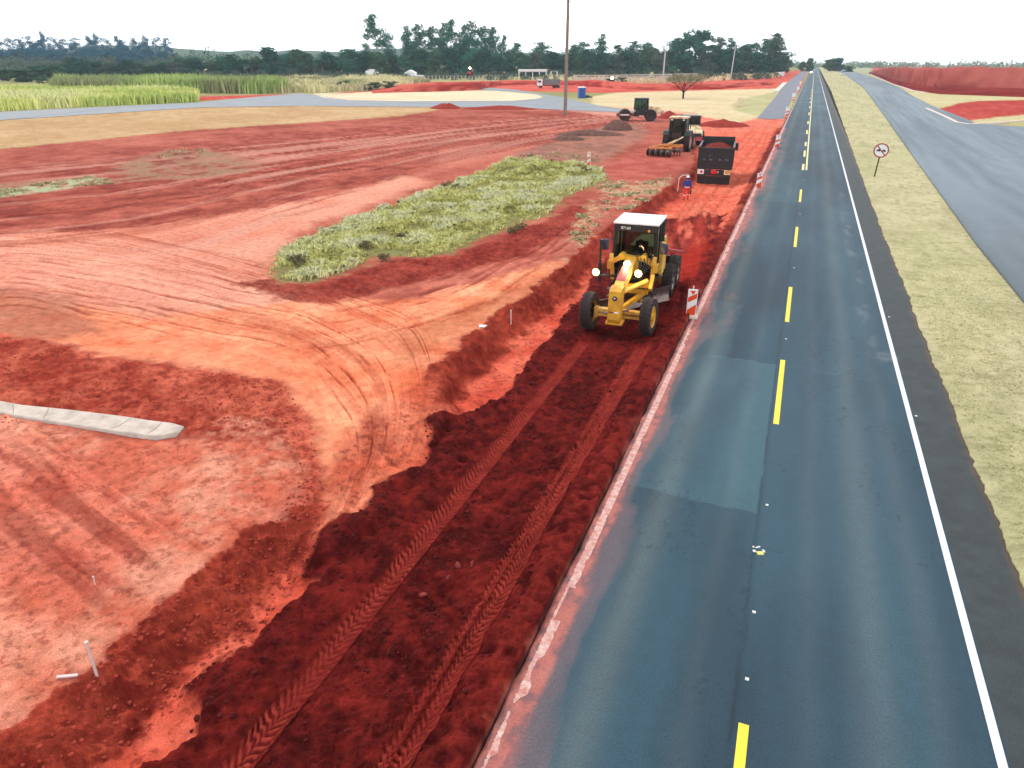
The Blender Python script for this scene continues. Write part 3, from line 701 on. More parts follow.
# ================================================================== vehicles
def tyre_mesh(r, w, lugs=22, lug_h=.035, lug_w=.3, slant=.5):
    mb = MB()
    h = w / 2
    mb.lathe([(r * .58, -h * .8), (r * .72, -h), (r * .9, -h * .98), (r * .975, -h * .8), (r * .985, 0), (r * .975, h * .8), (r * .9, h * .98), (r * .72, h), (r * .58, h * .8), (r * .58, -h * .8)], n=36)
    if lugs:
        for s in (-1, 1):
            for k in range(lugs):
                a = 2 * math.pi * (k + (.5 if s > 0 else 0)) / lugs; da = slant * .35
                pr = r + lug_h * .2
                p0 = Vector((s * h * .98, (pr - .02) * math.cos(a - da), (pr - .02) * math.sin(a - da)))
                p1 = Vector((s * h * .08, pr * math.cos(a + da), pr * math.sin(a + da)))
                d = (p1 - p0).normalized(); nrm = Vector((0, math.cos(a), math.sin(a))); sd_ = d.cross(nrm).normalized()
                wd = 2 * math.pi * r / lugs * lug_w * .5
                vs = []
                for p in (p0, p1):
                    for u in (-1, 1):
                        for v in (-lug_h * 1.6, lug_h * .4): vs.append(mb.bm.verts.new(p + sd_ * u * wd + nrm * v))
                for f in ((0, 1, 3, 2), (4, 6, 7, 5), (0, 4, 5, 1), (2, 3, 7, 6), (1, 5, 7, 3), (0, 2, 6, 4)): mb.bm.faces.new([vs[i] for i in f])
    return mb
def add_wheel(parent, x, y, r, w, rim_m, steer=0., camber=0., lugs=22, z=None, rim_r=.56, dish=.25):
    s = 1 if x > 0 else -1
    e = tyre_mesh(r, w, lugs)
    t = e.build('wheel', M['rubber'], parent, smooth=True); t.location = (x, y, r if z is None else z); t.rotation_euler = (0, camber, steer)
    mb = MB(); rr_ = r * rim_r + .01; o = s * w * .5
    mb.lathe([(rr_, -o * .8), (rr_ * 1.04, o * .82), (rr_ * .95, o * .9), (rr_ * .86, o * (.9 - dish)), (rr_ * .4, o * (.9 - dish * 1.3)), (rr_ * .38, o * 1.0), (.001, o * 1.02)], n=28)
    for k in range(8):
        a = k * math.pi / 4; mb.tube((o * (.9 - dish * 1.3), rr_ * .6 * math.cos(a), rr_ * .6 * math.sin(a)), (o * (.98 - dish), rr_ * .6 * math.cos(a), rr_ * .6 * math.sin(a)), r * .03, n=6)
    mb.build('rim', rim_m, t, smooth=True)
    return t

def cabin(parent, x, y0, y1, z0, z1, m_frame, roof_m, pt=.07, taper=0., sill=None, roof_over=.08, roof_t=.10, mid=True):
    """glazed cab: frame of posts and rails, panes, roof"""
    mb = MB(); X = x / 2
    P = lambda sx, sy, top: (sx * (X - (taper if top else 0)), (y1 if sy > 0 else y0) - (sy * taper if top else 0), z1 if top else z0)
    for sx in (-1, 1):
        for sy in (-1, 1): mb.bar(P(sx, sy, 0), P(sx, sy, 1), pt, pt)
    for t in (0, 1):
        mb.bar(P(-1, -1, t), P(1, -1, t), pt, pt); mb.bar(P(-1, 1, t), P(1, 1, t), pt, pt); mb.bar(P(-1, -1, t), P(-1, 1, t), pt, pt); mb.bar(P(1, -1, t), P(1, 1, t), pt, pt)
    if sill:
        a = (sill - z0) / (z1 - z0); q = lambda sx, sy: tuple(Vector(P(sx, sy, 0)).lerp(Vector(P(sx, sy, 1)), a))
        mb.bar(q(-1, 1), q(1, 1), pt * .6, pt * .6)
    if mid:
        for sx in (-1, 1): mb.bar((sx * X, (y0 + y1) / 2 - .1, z0), (sx * (X - taper), (y0 + y1) / 2 - .1, z1), pt * .8, pt * .8)
    mb.build('cab_frame', m_frame, parent)
    e = .012
    for nm, q in (('windscreen', [P(-1, 1, 0), P(1, 1, 0), P(1, 1, 1), P(-1, 1, 1)]), ('rear_window', [P(-1, -1, 0), P(1, -1, 0), P(1, -1, 1), P(-1, -1, 1)]),
                  ('side_window', [P(-1, -1, 0), P(-1, 1, 0), P(-1, 1, 1), P(-1, -1, 1)]), ('side_window', [P(1, -1, 0), P(1, 1, 0), P(1, 1, 1), P(1, -1, 1)])):
        mb = MB(); mb.quad(*q); mb.build(nm, M['glass'], parent)
    mb = MB(); ov = roof_over
    mb.box((0, (y0 + y1) / 2, z1 + pt / 2 + roof_t / 2), (x - 2 * taper + 2 * ov, y1 - y0 - 2 * taper + 2 * ov, roof_t), bev=.03)
    return mb.build('roof', roof_m, parent, smooth=True)

def text_obj(s, size, loc, rot, m, parent, name='lettering', ext=.004):
    cu = bpy.data.curves.new(name, 'FONT'); cu.body = s; cu.size = size; cu.extrude = ext; cu.align_x = 'CENTER'; cu.align_y = 'CENTER'
    t = bpy.data.objects.new(name, cu); C.objects.link(t); dg = bpy.context.evaluated_depsgraph_get()
    me = bpy.data.meshes.new_from_object(t.evaluated_get(dg)); bpy.data.objects.remove(t)
    me.materials.clear(); me.materials.append(m)
    o = link_mesh(name, me, parent); o.location = loc; o.rotation_euler = rot; return o

# ---------------- people
def figure(name, label, loc, rz, joints, shirt, legs_m, boots, hat, hat_m, extras=None, seated=False):
    """joints: dict of points; grows one continuous skinned body, clothes as shells"""
    J = joints
    def grow(nm, chain, m, parent=None, sub=2):
        me = bpy.data.meshes.new(nm); vs = []; es = []; rad = []; ids = {}
        for path_ in chain:
            prev = None
            for key, p, r in path_:
                if key in ids: i_ = ids[key]
                else: i_ = len(vs); ids[key] = i_; vs.append(p); rad.append(r)
                if prev is not None: es.append((prev, i_))
                prev = i_
        me.from_pydata(vs, es, []); o = bpy.data.objects.new(nm, me); C.objects.link(o)
        o.modifiers.new('s', 'SKIN'); me.skin_vertices[0].data
        for k_, v in enumerate(me.skin_vertices[0].data): v.radius = rad[k_] if isinstance(rad[k_], tuple) else (rad[k_], rad[k_])
        me.skin_vertices[0].data[0].use_root = True
        sb = o.modifiers.new('u', 'SUBSURF'); sb.levels = sub; sb.render_levels = sub
        bpy.context.view_layer.update(); dg = bpy.context.evaluated_depsgraph_get()
        me2 = bpy.data.meshes.new_from_object(o.evaluated_get(dg)); bpy.data.objects.remove(o)
        me2.materials.clear(); me2.materials.append(m); me2.polygons.foreach_set('use_smooth', [True] * len(me2.polygons))
        return link_mesh(nm, me2, parent)
    root = thing(name, label, 'person', loc, rz)
    def lerp(a, b, t): return tuple(a[i] * (1 - t) + b[i] * t for i in range(3))
    ch = [[('pel', J['pelvis'], (.15, .11)), ('bel', lerp(J['pelvis'], J['chest'], .5), (.135, .10)), ('che', J['chest'], (.165, .11)), ('nb', J['neck'], .06), ('n2', lerp(J['neck'], J['head'], .4), .055), ('hd', J['head'], (.10, .115)), ('ht', (J['head'][0], J['head'][1], J['head'][2] + .09), (.088, .10))]]
    ch.append([('hd', J['head'], 0), ('nose', (J['head'][0], J['head'][1] + .105, J['head'][2] - .02), .014)])
    for s in 'LR':
        ch.append([('che', J['chest'], .16), ('sh' + s, J['sh' + s], .062), ('el' + s, J['el' + s], .043), ('wr' + s, J['wr' + s], .027), ('pa' + s, J['pa' + s], (.038, .018))])
        ch.append([('pel', J['pelvis'], .14), ('hp' + s, J['hp' + s], .088), ('kn' + s, J['kn' + s], .058), ('an' + s, J['an' + s], .038), ('to' + s, J['to' + s], (.042, .03))])
        w_ = Vector(J['wr' + s]); p_ = Vector(J['pa' + s]); d = (p_ - w_).normalized(); sd_ = Vector((0, 1, 0)) if abs(d.z) > .6 else Vector((1, 0, 0))
        for k, ln in enumerate((.062, .072, .066, .05)):
            b_ = p_ + sd_ * (k - 1.5) * .018; c_ = b_ + d * ln * .55; e_ = b_ + d * ln + Vector((0, .015, 0))
            ch.append([('pa' + s, J['pa' + s], 0), (f'f{s}{k}', tuple(b_ + d * .02), .0085), (f'g{s}{k}', tuple(c_), .008), (f'h{s}{k}', tuple(e_), .0065)])
        ch.append([('wr' + s, J['wr' + s], 0), (f't{s}', tuple(w_.lerp(p_, .45) + sd_ * .035), .010), (f'u{s}', tuple(w_.lerp(p_, .9) + sd_ * .05 + d * .01), .008)])
    grow('body', ch, M['skin'], root)
    sh = [[('che', J['chest'], (.205, .165)), ('bel', lerp(J['pelvis'], J['chest'], .5), (.175, .15)), ('pel', lerp(J['pelvis'], J['chest'], -.05), (.18, .15))], [('che', J['chest'], 0), ('nb', lerp(J['chest'], J['neck'], 1.05), .085)]]
    for s in 'LR': sh.append([('che', J['chest'], 0), ('sh' + s, J['sh' + s], .078), ('el' + s, J['el' + s], .06), ('cu' + s, lerp(J['el' + s], J['wr' + s], .8), .042)])
    grow('shirt', sh, shirt, root)
    tr_ = []
    for s in 'LR': tr_.append([('pel', J['pelvis'], (.168, .13)), ('hp' + s, J['hp' + s], .108), ('kn' + s, J['kn' + s], .078), ('an' + s, lerp(J['kn' + s], J['an' + s], .9), .06)])
    grow('trousers', tr_, legs_m, root)
    for s in 'LR': grow('boot', [[('a', lerp(J['kn' + s], J['an' + s], .8), .05), ('b', J['an' + s], .052), ('c', J['to' + s], (.05, .036))]], boots, root)
    h = J['head']
    MB().sphere((h[0], h[1] - .035, h[2] + .0), .098, (1, .95, 1.05)).build('hair', M['cap'], root, smooth=True)
    for s in (-1, 1): MB().sphere((h[0] + s * .033, h[1] + .088, h[2] + .012), .012, n=8).build('eye', M['black'], root)
    mb = MB(); mb.sphere((h[0], h[1] + .098, h[2] - .055), .02, (1.3, .4, .35), n=8); mb.build('mouth', M['redpaint'], root)
    mb = MB()
    if hat == 'helmet':
        prof = [(.118, 0), (.116, .04), (.10, .085), (.065, .115), (.001, .125)]
        mb.lathe(prof, (h[0], h[1], h[2] + .03), 'Z', 20); mb.lathe([(.112, .0), (.145, -.006), (.145, .002), (.112, .012)], (h[0], h[1] + .012, h[2] + .03), 'Z', 20)
        mb.build('helmet', hat_m, root, smooth=True)
    else:
        mb.sphere((h[0], h[1] - .012, h[2] + .06), .098, (1, 1.1, .8)); mb.box((h[0], h[1] + .12, h[2] + .05), (.13, .12, .015), bev=.005); mb.build('cap', hat_m, root, smooth=True)
    return root

M['cap'] = mat('dark_hair_and_cap', alb(38, 30, 28), .9)
M['shirt_blue'] = mat('blue_shirt_cloth', alb(28, 62, 150), .85, noise=.12, nscale=20)
M['trouser_red'] = mat('orange_red_work_cloth', alb(232, 62, 44), .85, noise=.12, nscale=15)
M['band'] = mat('reflective_band', (.75, .72, .7), .5)
M['boot'] = mat('boot_leather', alb(60, 35, 30), .8)
M['shirt_dk'] = mat('dark_work_shirt', alb(40, 50, 60), .9)
M['hat_w'] = mat('white_helmet', (.7, .72, .74), .3)
wx, wy = at(686, 198, -.3)
wz = gheight(wx, wy)
Jw = dict(pelvis=(0, 0, .95), chest=(0, .01, 1.30), neck=(0, 0, 1.50), head=(0, .03, 1.64),
          shL=(-.19, 0, 1.42), elL=(-.27, -.06, 1.13), wrL=(-.28, .05, .90), paL=(-.28, .07, .83), shR=(.19, 0, 1.42), elR=(.26, -.04, 1.13), wrR=(.27, .06, .90), paR=(.27, .08, .83),
          hpL=(-.10, 0, .88), knL=(-.12, -.06, .48), anL=(-.13, -.22, .10), toL=(-.14, -.08, .05), hpR=(.10, 0, .88), knR=(.12, .14, .50), anR=(.12, .16, .10), toR=(.13, .31, .045))
worker = figure('person', 'worker in white helmet, blue shirt and red trousers walking behind the black dump truck', (wx, wy, wz), R(4), Jw, M['shirt_blue'], M['trouser_red'], M['boot'], 'helmet', M['hat_w'])
mb = MB(); mb.lathe([(.178, -.03), (.182, .03)], (0, .0, .99), 'Z', 20); b_ = mb.build('waist_band', M['band'], worker, smooth=True); b_.scale = (1, .78, 1)
mb = MB()
mb.bm.free()
for q in ((-.121, -.10, .40), (.12, .14, .42)): MB().lathe([(.083, -.03), (.083, .03)], q, 'Z', 14).build('leg_band', M['band'], worker, smooth=True)
o = MB().box((0, 0, 0), (.10, .26, .32), bev=.03).build('tool_bag', M['black'], smooth=True); o.location = (wx + .28, wy + .09, wz + .64); tag(o, 'small black bag hanging from the right hand of the worker in blue', 'bag')

# ---------------- motor grader (local +Y is forward)
gx, gy_ = -5.42, 27.85
gr = thing('motor_grader', 'big yellow motor grader with white cab roof and lit lamps working the dark loose earth', 'grader', (gx, gy_, -.20), R(180) + R(1.2))
for s in (-1, 1): add_wheel(gr, s * 1.10, 3.15, .68, .40, M['yellow'], steer=R(-4), camber=R(2), lugs=20)
for s in (-1, 1):
    for y in (-1.95, -3.5): add_wheel(gr, s * 1.06, y, .68, .42, M['steel'], lugs=20)
mb = MB()   # nose
mb.prism([(3.55, .62), (4.02, .60), (4.10, .74), (4.02, 1.76), (3.86, 1.86), (3.5, 1.86)], -.225, .225)
mb.build('nose_plate', M['yellow'], gr, bev=.015)
mb = MB(); mb.lathe([(.001, .03), (.075, .03), (.085, 0), (.085, -.02)], (0, 4.055, 1.52), 'Y', 20); mb.build('badge', M['bluedk'], gr, smooth=True)
mb = MB(); mb.lathe([(.001, .036), (.03, .034), (.034, .02)], (0, 4.062, 1.535), 'Y', 14); mb.build('badge_centre', M['white'], gr)
mb = MB(); mb.box((-.09, 4.093, 1.02), (.16, .012, .05), rot=(R(5), 0, 0)); mb.build('decal', mat('white_decal', (.8, .8, .8), .5), gr)
mb = MB(); mb.box((.10, 4.093, 1.02), (.17, .012, .045), rot=(R(5), 0, 0)); mb.build('decal', mat('dark_decal', alb(120, 50, 30), .5), gr)
mb = MB(); mb.box((0, 3.75, .56), (.62, .5, .10), bev=.02); mb.box((0, 3.2, .70), (.36, .7, .3), bev=.02); mb.build('nose_base', M['yellow'], gr)
# gooseneck beam in sections
prof = [(3.6, 1.40, 1.84), (3.05, 1.54, 2.00), (2.1, 1.80, 2.19), (1.1, 1.92, 2.26), (.3, 1.80, 2.2), (-.3, 1.3, 1.9)]
def beam(a, b, w_, name, m, dz=0.):
    mb = MB()
    for (ya, la, ha), (yb, lb, hb) in zip(prof[a:b], prof[a + 1:b + 1]): mb.prism([(ya, la), (yb, lb), (yb, hb + dz), (ya, ha + dz)], -w_, w_)
    bmesh.ops.remove_doubles(mb.bm, verts=mb.bm.verts, dist=1e-4)
    return mb.build(name, m, gr)
beam(0, 5, .165, 'main_beam', M['yellow_hi'])
mb = MB()
pr = [(3.22, 1.885, 0), (2.25, 2.135, 0)]
mb.prism([(3.22, 1.956), (3.05, 2.004), (2.1, 2.195), (2.1, 2.212), (3.05, 2.021), (3.22, 1.973)], -.172, .172); mb.build('beam_cover', M['redpaint'], gr)
mb = MB()   # front axle
mb.box((0, 3.15, .78), (1.75, .22, .13), bev=.02); mb.box((0, 3.15, .58), (1.7, .16, .10), bev=.02)
for s in (-1, 1): mb.box((s * .84, 3.15, .68), (.14, .26, .40), bev=.02)
mb.build('front_axle', M['yellow_hi'], gr)
mb = MB(); mb.tube((-.78, 3.0, .68), (.78, 3.0, .68), .035); mb.tube((-.4, 3.3, .9), (.5, 3.3, .7), .04); mb.build('tie_rod', M['steel'], gr)
# drawbar, circle, cylinders
mb = MB()
mb.bar((0, 3.3, .82), (-.55, 1.2, .98), .14, .16); mb.bar((0, 3.3, .82), (.55, 1.2, .98), .14, .16); mb.bar((-.7, 1.2, 1.0), (.7, 1.2, 1.0), .16, .14); mb.bar((-.62, .2, 1.0), (.62, .2, 1.0), .16, .14); mb.bar((-.6, 1.2, 1.0), (-.6, .2, 1.0), .14, .14); mb.bar((.6, 1.2, 1.0), (.6, .2, 1.0), .14, .14)
mb.build('drawbar', M['yellow'], gr)
mb = MB(); mb.lathe([(.62, .80), (.80, .80), (.80, .92), (.62, .92), (.62, .80)], (0, .7, 0), 'Z', 36); mb.build('turning_circle', M['dark'], gr, smooth=True)
mb = MB(); arc = [(.10 + .16 * (1 - math.cos(t)) - .1, .02 + .62 * k / 8) for k, t in enumerate(np.linspace(-1.1, 1.1, 9))]
mb.prism(arc + [(p[0] + .03, p[1]) for p in arc[::-1]], -1.85, 1.85); o = mb.build('moldboard', M['steel'], gr); o.location = (-.1, .75, .18); o.rotation_euler = (0, 0, R(52))
for a, b in (((-.3, .9, .9), (-.35, .8, .45)), ((.3, .5, .9), (.35, .7, .45))): MB().bar(a, b, .14, .14).build('blade_bracket', M['yellow'], gr)
mb = MB()   # saddle carrying the lift cylinders
for s in (-1, 1):
    mb.bar((0, .98, 2.22), (s * .42, .98, 2.28), .30, .18); mb.bar((s * .40, .98, 2.28), (s * .86, .98, 2.02), .26, .16); mb.box((s * .88, .98, 1.92), (.2, .3, .34), bev=.03); mb.tube((s * .42, .80, 2.30), (s * .42, 1.18, 2.30), .13, n=14)
mb.box((0, .98, 1.98), (.5, .34, .5), bev=.03)
mb.build('lift_saddle', M['yellow'], gr, bev=.01)
for s in (-1, 1):
    mb = MB(); mb.tube((s * .84, 1.06, 2.35), (s * .76, .95, 1.35), .085, n=14); o = mb.build('lift_cylinder', M['yellow_hi'], gr, smooth=True)
    mb = MB(); mb.tube((s * .76, .95, 1.35), (s * .70, .86, .98), .04, n=10); mb.build('piston_rod', M['steel'], o, smooth=True)
mb = MB(); mb.tube((-.75, 1.75, 1.62), (.15, 2.35, 1.22), .10, n=14); o = mb.build('shift_cylinder', M['yellow_hi'], gr, smooth=True)
mb = MB(); mb.tube((.15, 2.35, 1.22), (.42, 2.55, 1.08), .05, n=10); mb.tube((.12, 2.33, 1.235), (.17, 2.365, 1.21), .12, n=14); mb.build('piston_rod', M['black'], o, smooth=True)
mb = MB(); mb.bar((-.85, 1.7, 1.45), (.1, 1.9, 1.35), .2, .14); mb.bar((-.9, 1.5, 1.75), (-.9, 2.0, 1.35), .12, .16); mb.build('link_bar', M['yellow'], gr)
# hoses
mb = MB()
for k in range(5):
    x0 = -.14 + .05 * k; pts = [(x0, .7, 2.3), (x0 * 3 - .3, 1.0, 2.42), (x0 * 2 - .45, 1.5, 2.1), (x0 - .35, 1.9, 1.75)]; mb.path(pts, .018, 6)
for k in range(4): mb.path([(.2 + .04 * k, .6, 2.2), (.35 + .05 * k, 1.2, 1.9), (.3 + .03 * k, 1.9, 1.5), (.2, 2.4, 1.3)], .018, 6)
mb.build('hoses', M['black'], gr)
# lamps on a bar, two on the beam
mb = MB(); mb.bar((-.55, 1.88, 1.70), (1.25, 1.88, 1.70), .05, .05); mb.bar((.02, 1.9, 1.7), (.02, 1.95, 2.2), .04, .04); mb.bar((-.42, 1.9, 1.7), (-.42, 1.95, 1.9), .04, .04); mb.build('lamp_bar', M['black'], gr)
for (x, y, z) in ((1.20, 1.98, 1.84), (.02, 1.98, 2.26), (-.42, 2.0, 1.94)):
    mb = MB(); mb.lathe([(.001, -.10), (.08, -.09), (.145, .02), (.145, .05)], (x, y, z), 'Y', 18); mb.bar((x, y - .02, z - .2), (x, y - .02, z - .05), .03, .03); o = mb.build('headlight', M['black'], gr, smooth=True)
    mb = MB(); mb.lathe([(.001, .085), (.09, .074), (.142, .045)], (x, y, z), 'Y', 18); mb.build('lamp_lens', M['lamp_on'], o, smooth=True)
    ld = bpy.data.lights.new('lamp_beam', 'POINT'); ld.energy = 30; ld.color = (1, .62, .28); ld.shadow_soft_size = .12; lo = bpy.data.objects.new('lamp_beam', ld); C.objects.link(lo); lo.parent = gr; lo.location = (x, y + .28, z)
# platform, cab
mb = MB(); mb.box((0, .0, 1.22), (1.5, 2.0, .14), bev=.02); mb.box((0, -.1, 1.0), (1.0, 2.4, .35), bev=.03)
for s in (-1, 1): mb.bar((s * .8, .75, .55), (s * .8, .75, 1.22), .05, .3); mb.box((s * .85, .75, .56), (.3, .35, .04)); mb.box((s * .85, .75, .86), (.3, .35, .04))
mb.build('platform', M['dark'], gr)
cabin(gr, 1.62, -1.0, .80, 1.30, 3.44, M['black'], M['white'], pt=.10, taper=.03, sill=2.1, roof_over=.10, roof_t=.07)
mb = MB(); mb.box((0, .86, 3.35), (1.66, .05, .22), bev=.01); mb.build('cab_visor', M['black'], gr)
text_obj('87160', .15, (.38, .888, 3.35), (R(90), 0, R(180)), M['white'], gr)
mb = MB(); mb.sphere((-.52, .93, 3.30), .055, n=12); mb.build('marker_lamp', M['amber'], gr, smooth=True)
mb = MB(); mb.box((-.1, .9, 3.46), (.16, .12, .05), bev=.01); mb.build('roof_bracket', M['black'], gr)
mb = MB(); mb.box((0, -.55, 1.75), (.55, .5, .14), bev=.05); mb.box((0, -.82, 2.15), (.52, .14, .75), bev=.05); mb.build('seat', M['black'], gr, smooth=True)
mb = MB(); mb.box((0, .35, 1.75), (.34, .26, .8), bev=.04); mb.build('console', M['dark'], gr)
mb = MB(); mb.lathe([(.19, 0), (.205, .015), (.22, 0), (.205, -.015), (.19, 0)], n=24); o = mb.build('steering_wheel', M['black'], gr, smooth=True); o.location = (0, .2, 2.2); o.rotation_euler = (0, 0, R(90)); o.rotation_euler = (R(-60), 0, R(90))
o.rotation_euler = (0, R(60), R(90))
for s in (-1, 1):
    mb = MB(); mb.box((s * .42, .15, 1.65), (.24, .6, .55), bev=.03)
    for k in range(5): mb.tube((s * (.34 + .04 * k), .36, 1.9), (s * (.34 + .04 * k), .34, 2.2), .012, n=6)
    mb.build('control_console', M['dark'], gr)
mb = MB(); mb.box((0, .83, 1.72), (1.5, .03, .04)); mb.bar((-.55, .86, 1.95), (-.1, .86, 2.5), .02, .02); mb.bar((.55, .86, 1.95), (.2, .86, 2.5), .02, .02); mb.build('wiper', M['black'], gr)
for s in (-1, 1):
    mb = MB(); mb.path([(s * .84, .78, 2.9), (s * 1.12, .92, 2.85)], .02, 6); mb.box((s * 1.14, .95, 2.68), (.30, .14, .42), bev=.06, rot=(0, 0, R(s * 12))); mb.build('mirror', M['bluedk'], gr, smooth=True)
mb = MB(); mb.tube((1.16, 1.55, 1.55), (1.16, 1.55, 3.0), .05, n=10); mb.tube((1.16, 1.55, 1.35), (1.16, 1.55, 2.1), .075, n=10); mb.bar((.3, 1.4, 1.62), (1.16, 1.55, 1.62), .06, .06); mb.build('side_post', M['black'], gr)
mb = MB(); mb.tube((.98, .85, 1.4), (.98, .85, 3.1), .022, n=8); mb.build('grab_rail', M['redpaint'], gr)
# engine hood, tandems
mb = MB(); mb.prism([(-1.1, 1.15), (-4.1, 1.15), (-4.2, 1.35), (-4.15, 2.0), (-3.8, 2.15), (-1.1, 2.25)], -.56, .56); mb.build('engine_hood', M['yellow'], gr, bev=.03)
mb = MB()
mb.bm.free()
for s in (-1, 1):
    mb = MB()
    mb.box((s * .565, -2.66, 1.75), (.012, 1.5, .5))
    for k in range(7): mb.box((s * .575, -2.0 - k * .22, 1.75), (.02, .12, .5))
    mb.build('hood_grille', M['black'], gr)
MB().box((-.90, -.35, 2.0), (.16, .42, 1.25), bev=.03).build('side_panel', M['yellow_hi'], gr); MB().box((-.76, -1.3, 1.75), (.3, .5, .95), bev=.03).build('side_tank', M['yellow_hi'], gr)
mb = MB(); mb.tube((-.25, -2.6, 2.15), (-.25, -2.6, 3.0), .06, n=12); mb.build('exhaust_pipe', M['black'], gr, smooth=True)
for s in (-1, 1):
    mb = MB(); mb.box((s * .74, -2.72, .70), (.2, 1.95, .36), bev=.06); mb.build('tandem_case', M['yellow'], gr, smooth=True)
MB().box((0, -2.7, .75), (1.2, .5, .5), bev=.04).build('rear_frame', M['dark'], gr); MB().box((0, -4.3, .95), (1.6, .16, .4), bev=.03).build('counterweight', M['dark'], gr)
mb = MB(); mb.bar((-.7, -2.4, 1.86), (-1.50, -2.4, 1.80), .08, .12); mb.tube((-1.5, -2.4, 1.7), (-1.5, -2.4, 2.35), .025, n=8); mb.build('red_side_arm', M['redpaint'], gr)
# operator
Js = dict(pelvis=(0, 0, .0), chest=(0, .05, .36), neck=(0, .05, .56), head=(0, .09, .70), shL=(-.2, .03, .47), elL=(-.27, .16, .24), wrL=(-.2, .42, .24), paL=(-.18, .48, .26),
          shR=(.2, .03, .47), elR=(.27, .16, .24), wrR=(.2, .42, .24), paR=(.18, .48, .26), hpL=(-.1, .02, -.03), knL=(-.16, .46, .02), anL=(-.16, .52, -.38), toL=(-.17, .66, -.43),
          hpR=(.1, .02, -.03), knR=(.16, .46, .02), anR=(.16, .52, -.38), toR=(.17, .66, -.43))
op = figure('person', 'seated driver in dark shirt at the wheel inside the yellow grader cab', (gx, gy_ + .52, -.30 + 1.93), R(181), Js, M['shirt_dk'], M['shirt_dk'], M['boot'], 'cap', M['cap'])

# ---------------- black dump truck seen from behind
def dump_truck(name, label, loc, rz, body_m, cab_m, L=7.6, load=True):
    t = thing(name, label, 'truck', loc, rz)
    for y in (-.2, 1.15) if L > 7 else (.4,):
        for s in (-1, 1): add_wheel(t, s * .96, y + .6, .52, .5, M['dark'], lugs=0)
    for s in (-1, 1): add_wheel(t, s * 1.02, L - 1.6, .52, .3, M['dark'], lugs=0)
    mb = MB(); mb.box((.42, L / 2, .85), (.1, L - .6, .26)); mb.box((-.42, L / 2, .85), (.1, L - .6, .26)); mb.build('chassis', M['dark'], t)
    Lb = L - 2.5; mb = MB(); z0, z1, x = 1.15, 2.78, 1.27; y0 = -.15
    th_ = .07
    mb.box((0, y0 + Lb / 2, z0 + .05), (2 * x, Lb, .1)); 
    for s in (-1, 1):
        mb.box((s * (x - th_ / 2), y0 + Lb / 2, (z0 + z1) / 2), (th_, Lb, z1 - z0))
        for k in range(7): mb.box((s * (x + .03), y0 + .2 + k * (Lb - .4) / 6, (z0 + z1) / 2 + .01), (.08, .09, z1 - z0 - .05))
        mb.box((s * (x + .01), y0 + Lb / 2, z1 + .01), (.12, Lb + .02, .1))
    mb.box((0, y0 + Lb - .05, (z0 + z1) / 2 + .2), (2 * x - .02, .08, z1 - z0 + .4))
    mb.build('tipper_body', body_m, t)
    mb = MB(); mb.box((0, y0 - .04, (z0 + z1) / 2), (2 * x + .04, .07, z1 - z0 - .02), bev=.01)
    for k in range(5): mb.box((-1.1 + k * .55, y0 - .10, (z0 + z1) / 2), (.08, .05, z1 - z0 - .1))
    mb.box((0, y0 - .10, z1 - .08), (2 * x + .04, .06, .12)); mb.box((0, y0 - .10, z0 + .12), (2 * x + .04, .06, .12))
    tg = mb.build('tailgate', body_m, t)
    mb = MB(); mb.box((0, Lb + .35, z1 + .25), (2 * x - .1, 1.05, .09), bev=.02); mb.box((0, Lb - .2, z1 + .02), (2 * x - .1, .09, .5)); mb.build('headboard', body_m, t)
    if load:
        n = 22; V = []; F = []
        for i_ in range(n + 1):
            for j_ in range(n + 1):
                u, v = i_ / n, j_ / n; X_ = (u - .5) * (2 * x - .16); Y_ = y0 + .05 + v * (Lb - .15)
                hgt = .62 * math.sin(math.pi * u) ** .7 * (math.sin(math.pi * min(1, v * 1.15 + .12)) ** .5 if v < .85 else .6) + rnd.uniform(-.03, .03)
                V.append((X_, Y_, z1 - .25 + hgt))
        for i_ in range(n):
            for j_ in range(n): a = i_ * (n + 1) + j_; F.append((a, a + n + 1, a + n + 2, a + 1))
        o = np_mesh('soil_load', V, F, M['red_load'], None, smooth=True); o.location = loc; o.rotation_euler = (0, 0, rz); tag(o, 'heap of red earth filling the open body of the black dump truck', 'soil load')
    # cab
    mb = MB(); yc = Lb + .35; mb.prism([(yc, .75), (yc + 1.75, .75), (yc + 1.85, 1.5), (yc + 1.65, 2.75), (yc + .1, 2.85), (yc, 2.7)], -1.17, 1.17); mb.build('cab', cab_m, t, bev=.06)
    mb = MB(); mb.quad((-1.05, yc + 1.875, 1.75), (1.05, yc + 1.875, 1.75), (1.0, yc + 1.72, 2.6), (-1.0, yc + 1.72, 2.6)); mb.build('windscreen', M['black'], t)
    for s in (-1, 1):
        mb = MB(); mb.box((s * 1.175, yc + .95, 2.12), (.02, .95, .62), bev=.005); mb.build('side_window', M['black'], t)
        mb = MB(); mb.path([(s * 1.15, yc + 1.6, 2.5), (s * 1.48, yc + 1.55, 2.5)], .025, 6); mb.box((s * 1.46, yc + 1.55, 2.2), (.24, .12, .62), bev=.04); mb.build('mirror', M['black'], t)
        mb = MB(); mb.box((s * .95, -.05, .52), (.58, .03, .62)); mb.build('mudflap', M['rubber'], t)
    mb = MB(); mb.box((0, yc + 1.86, .8), (2.4, .14, .36), bev=.03); mb.box((0, yc + 1.9, 1.25), (1.6, .04, .3)); mb.build('front_bumper', M['black'], t)
    for s in (-1, 1): mb = MB(); mb.box((s * .9, yc + 1.94, .85), (.34, .05, .18), bev=.02); mb.build('headlight', M['white'], t)
    return t
tx, ty = (-6.46, 63.3)
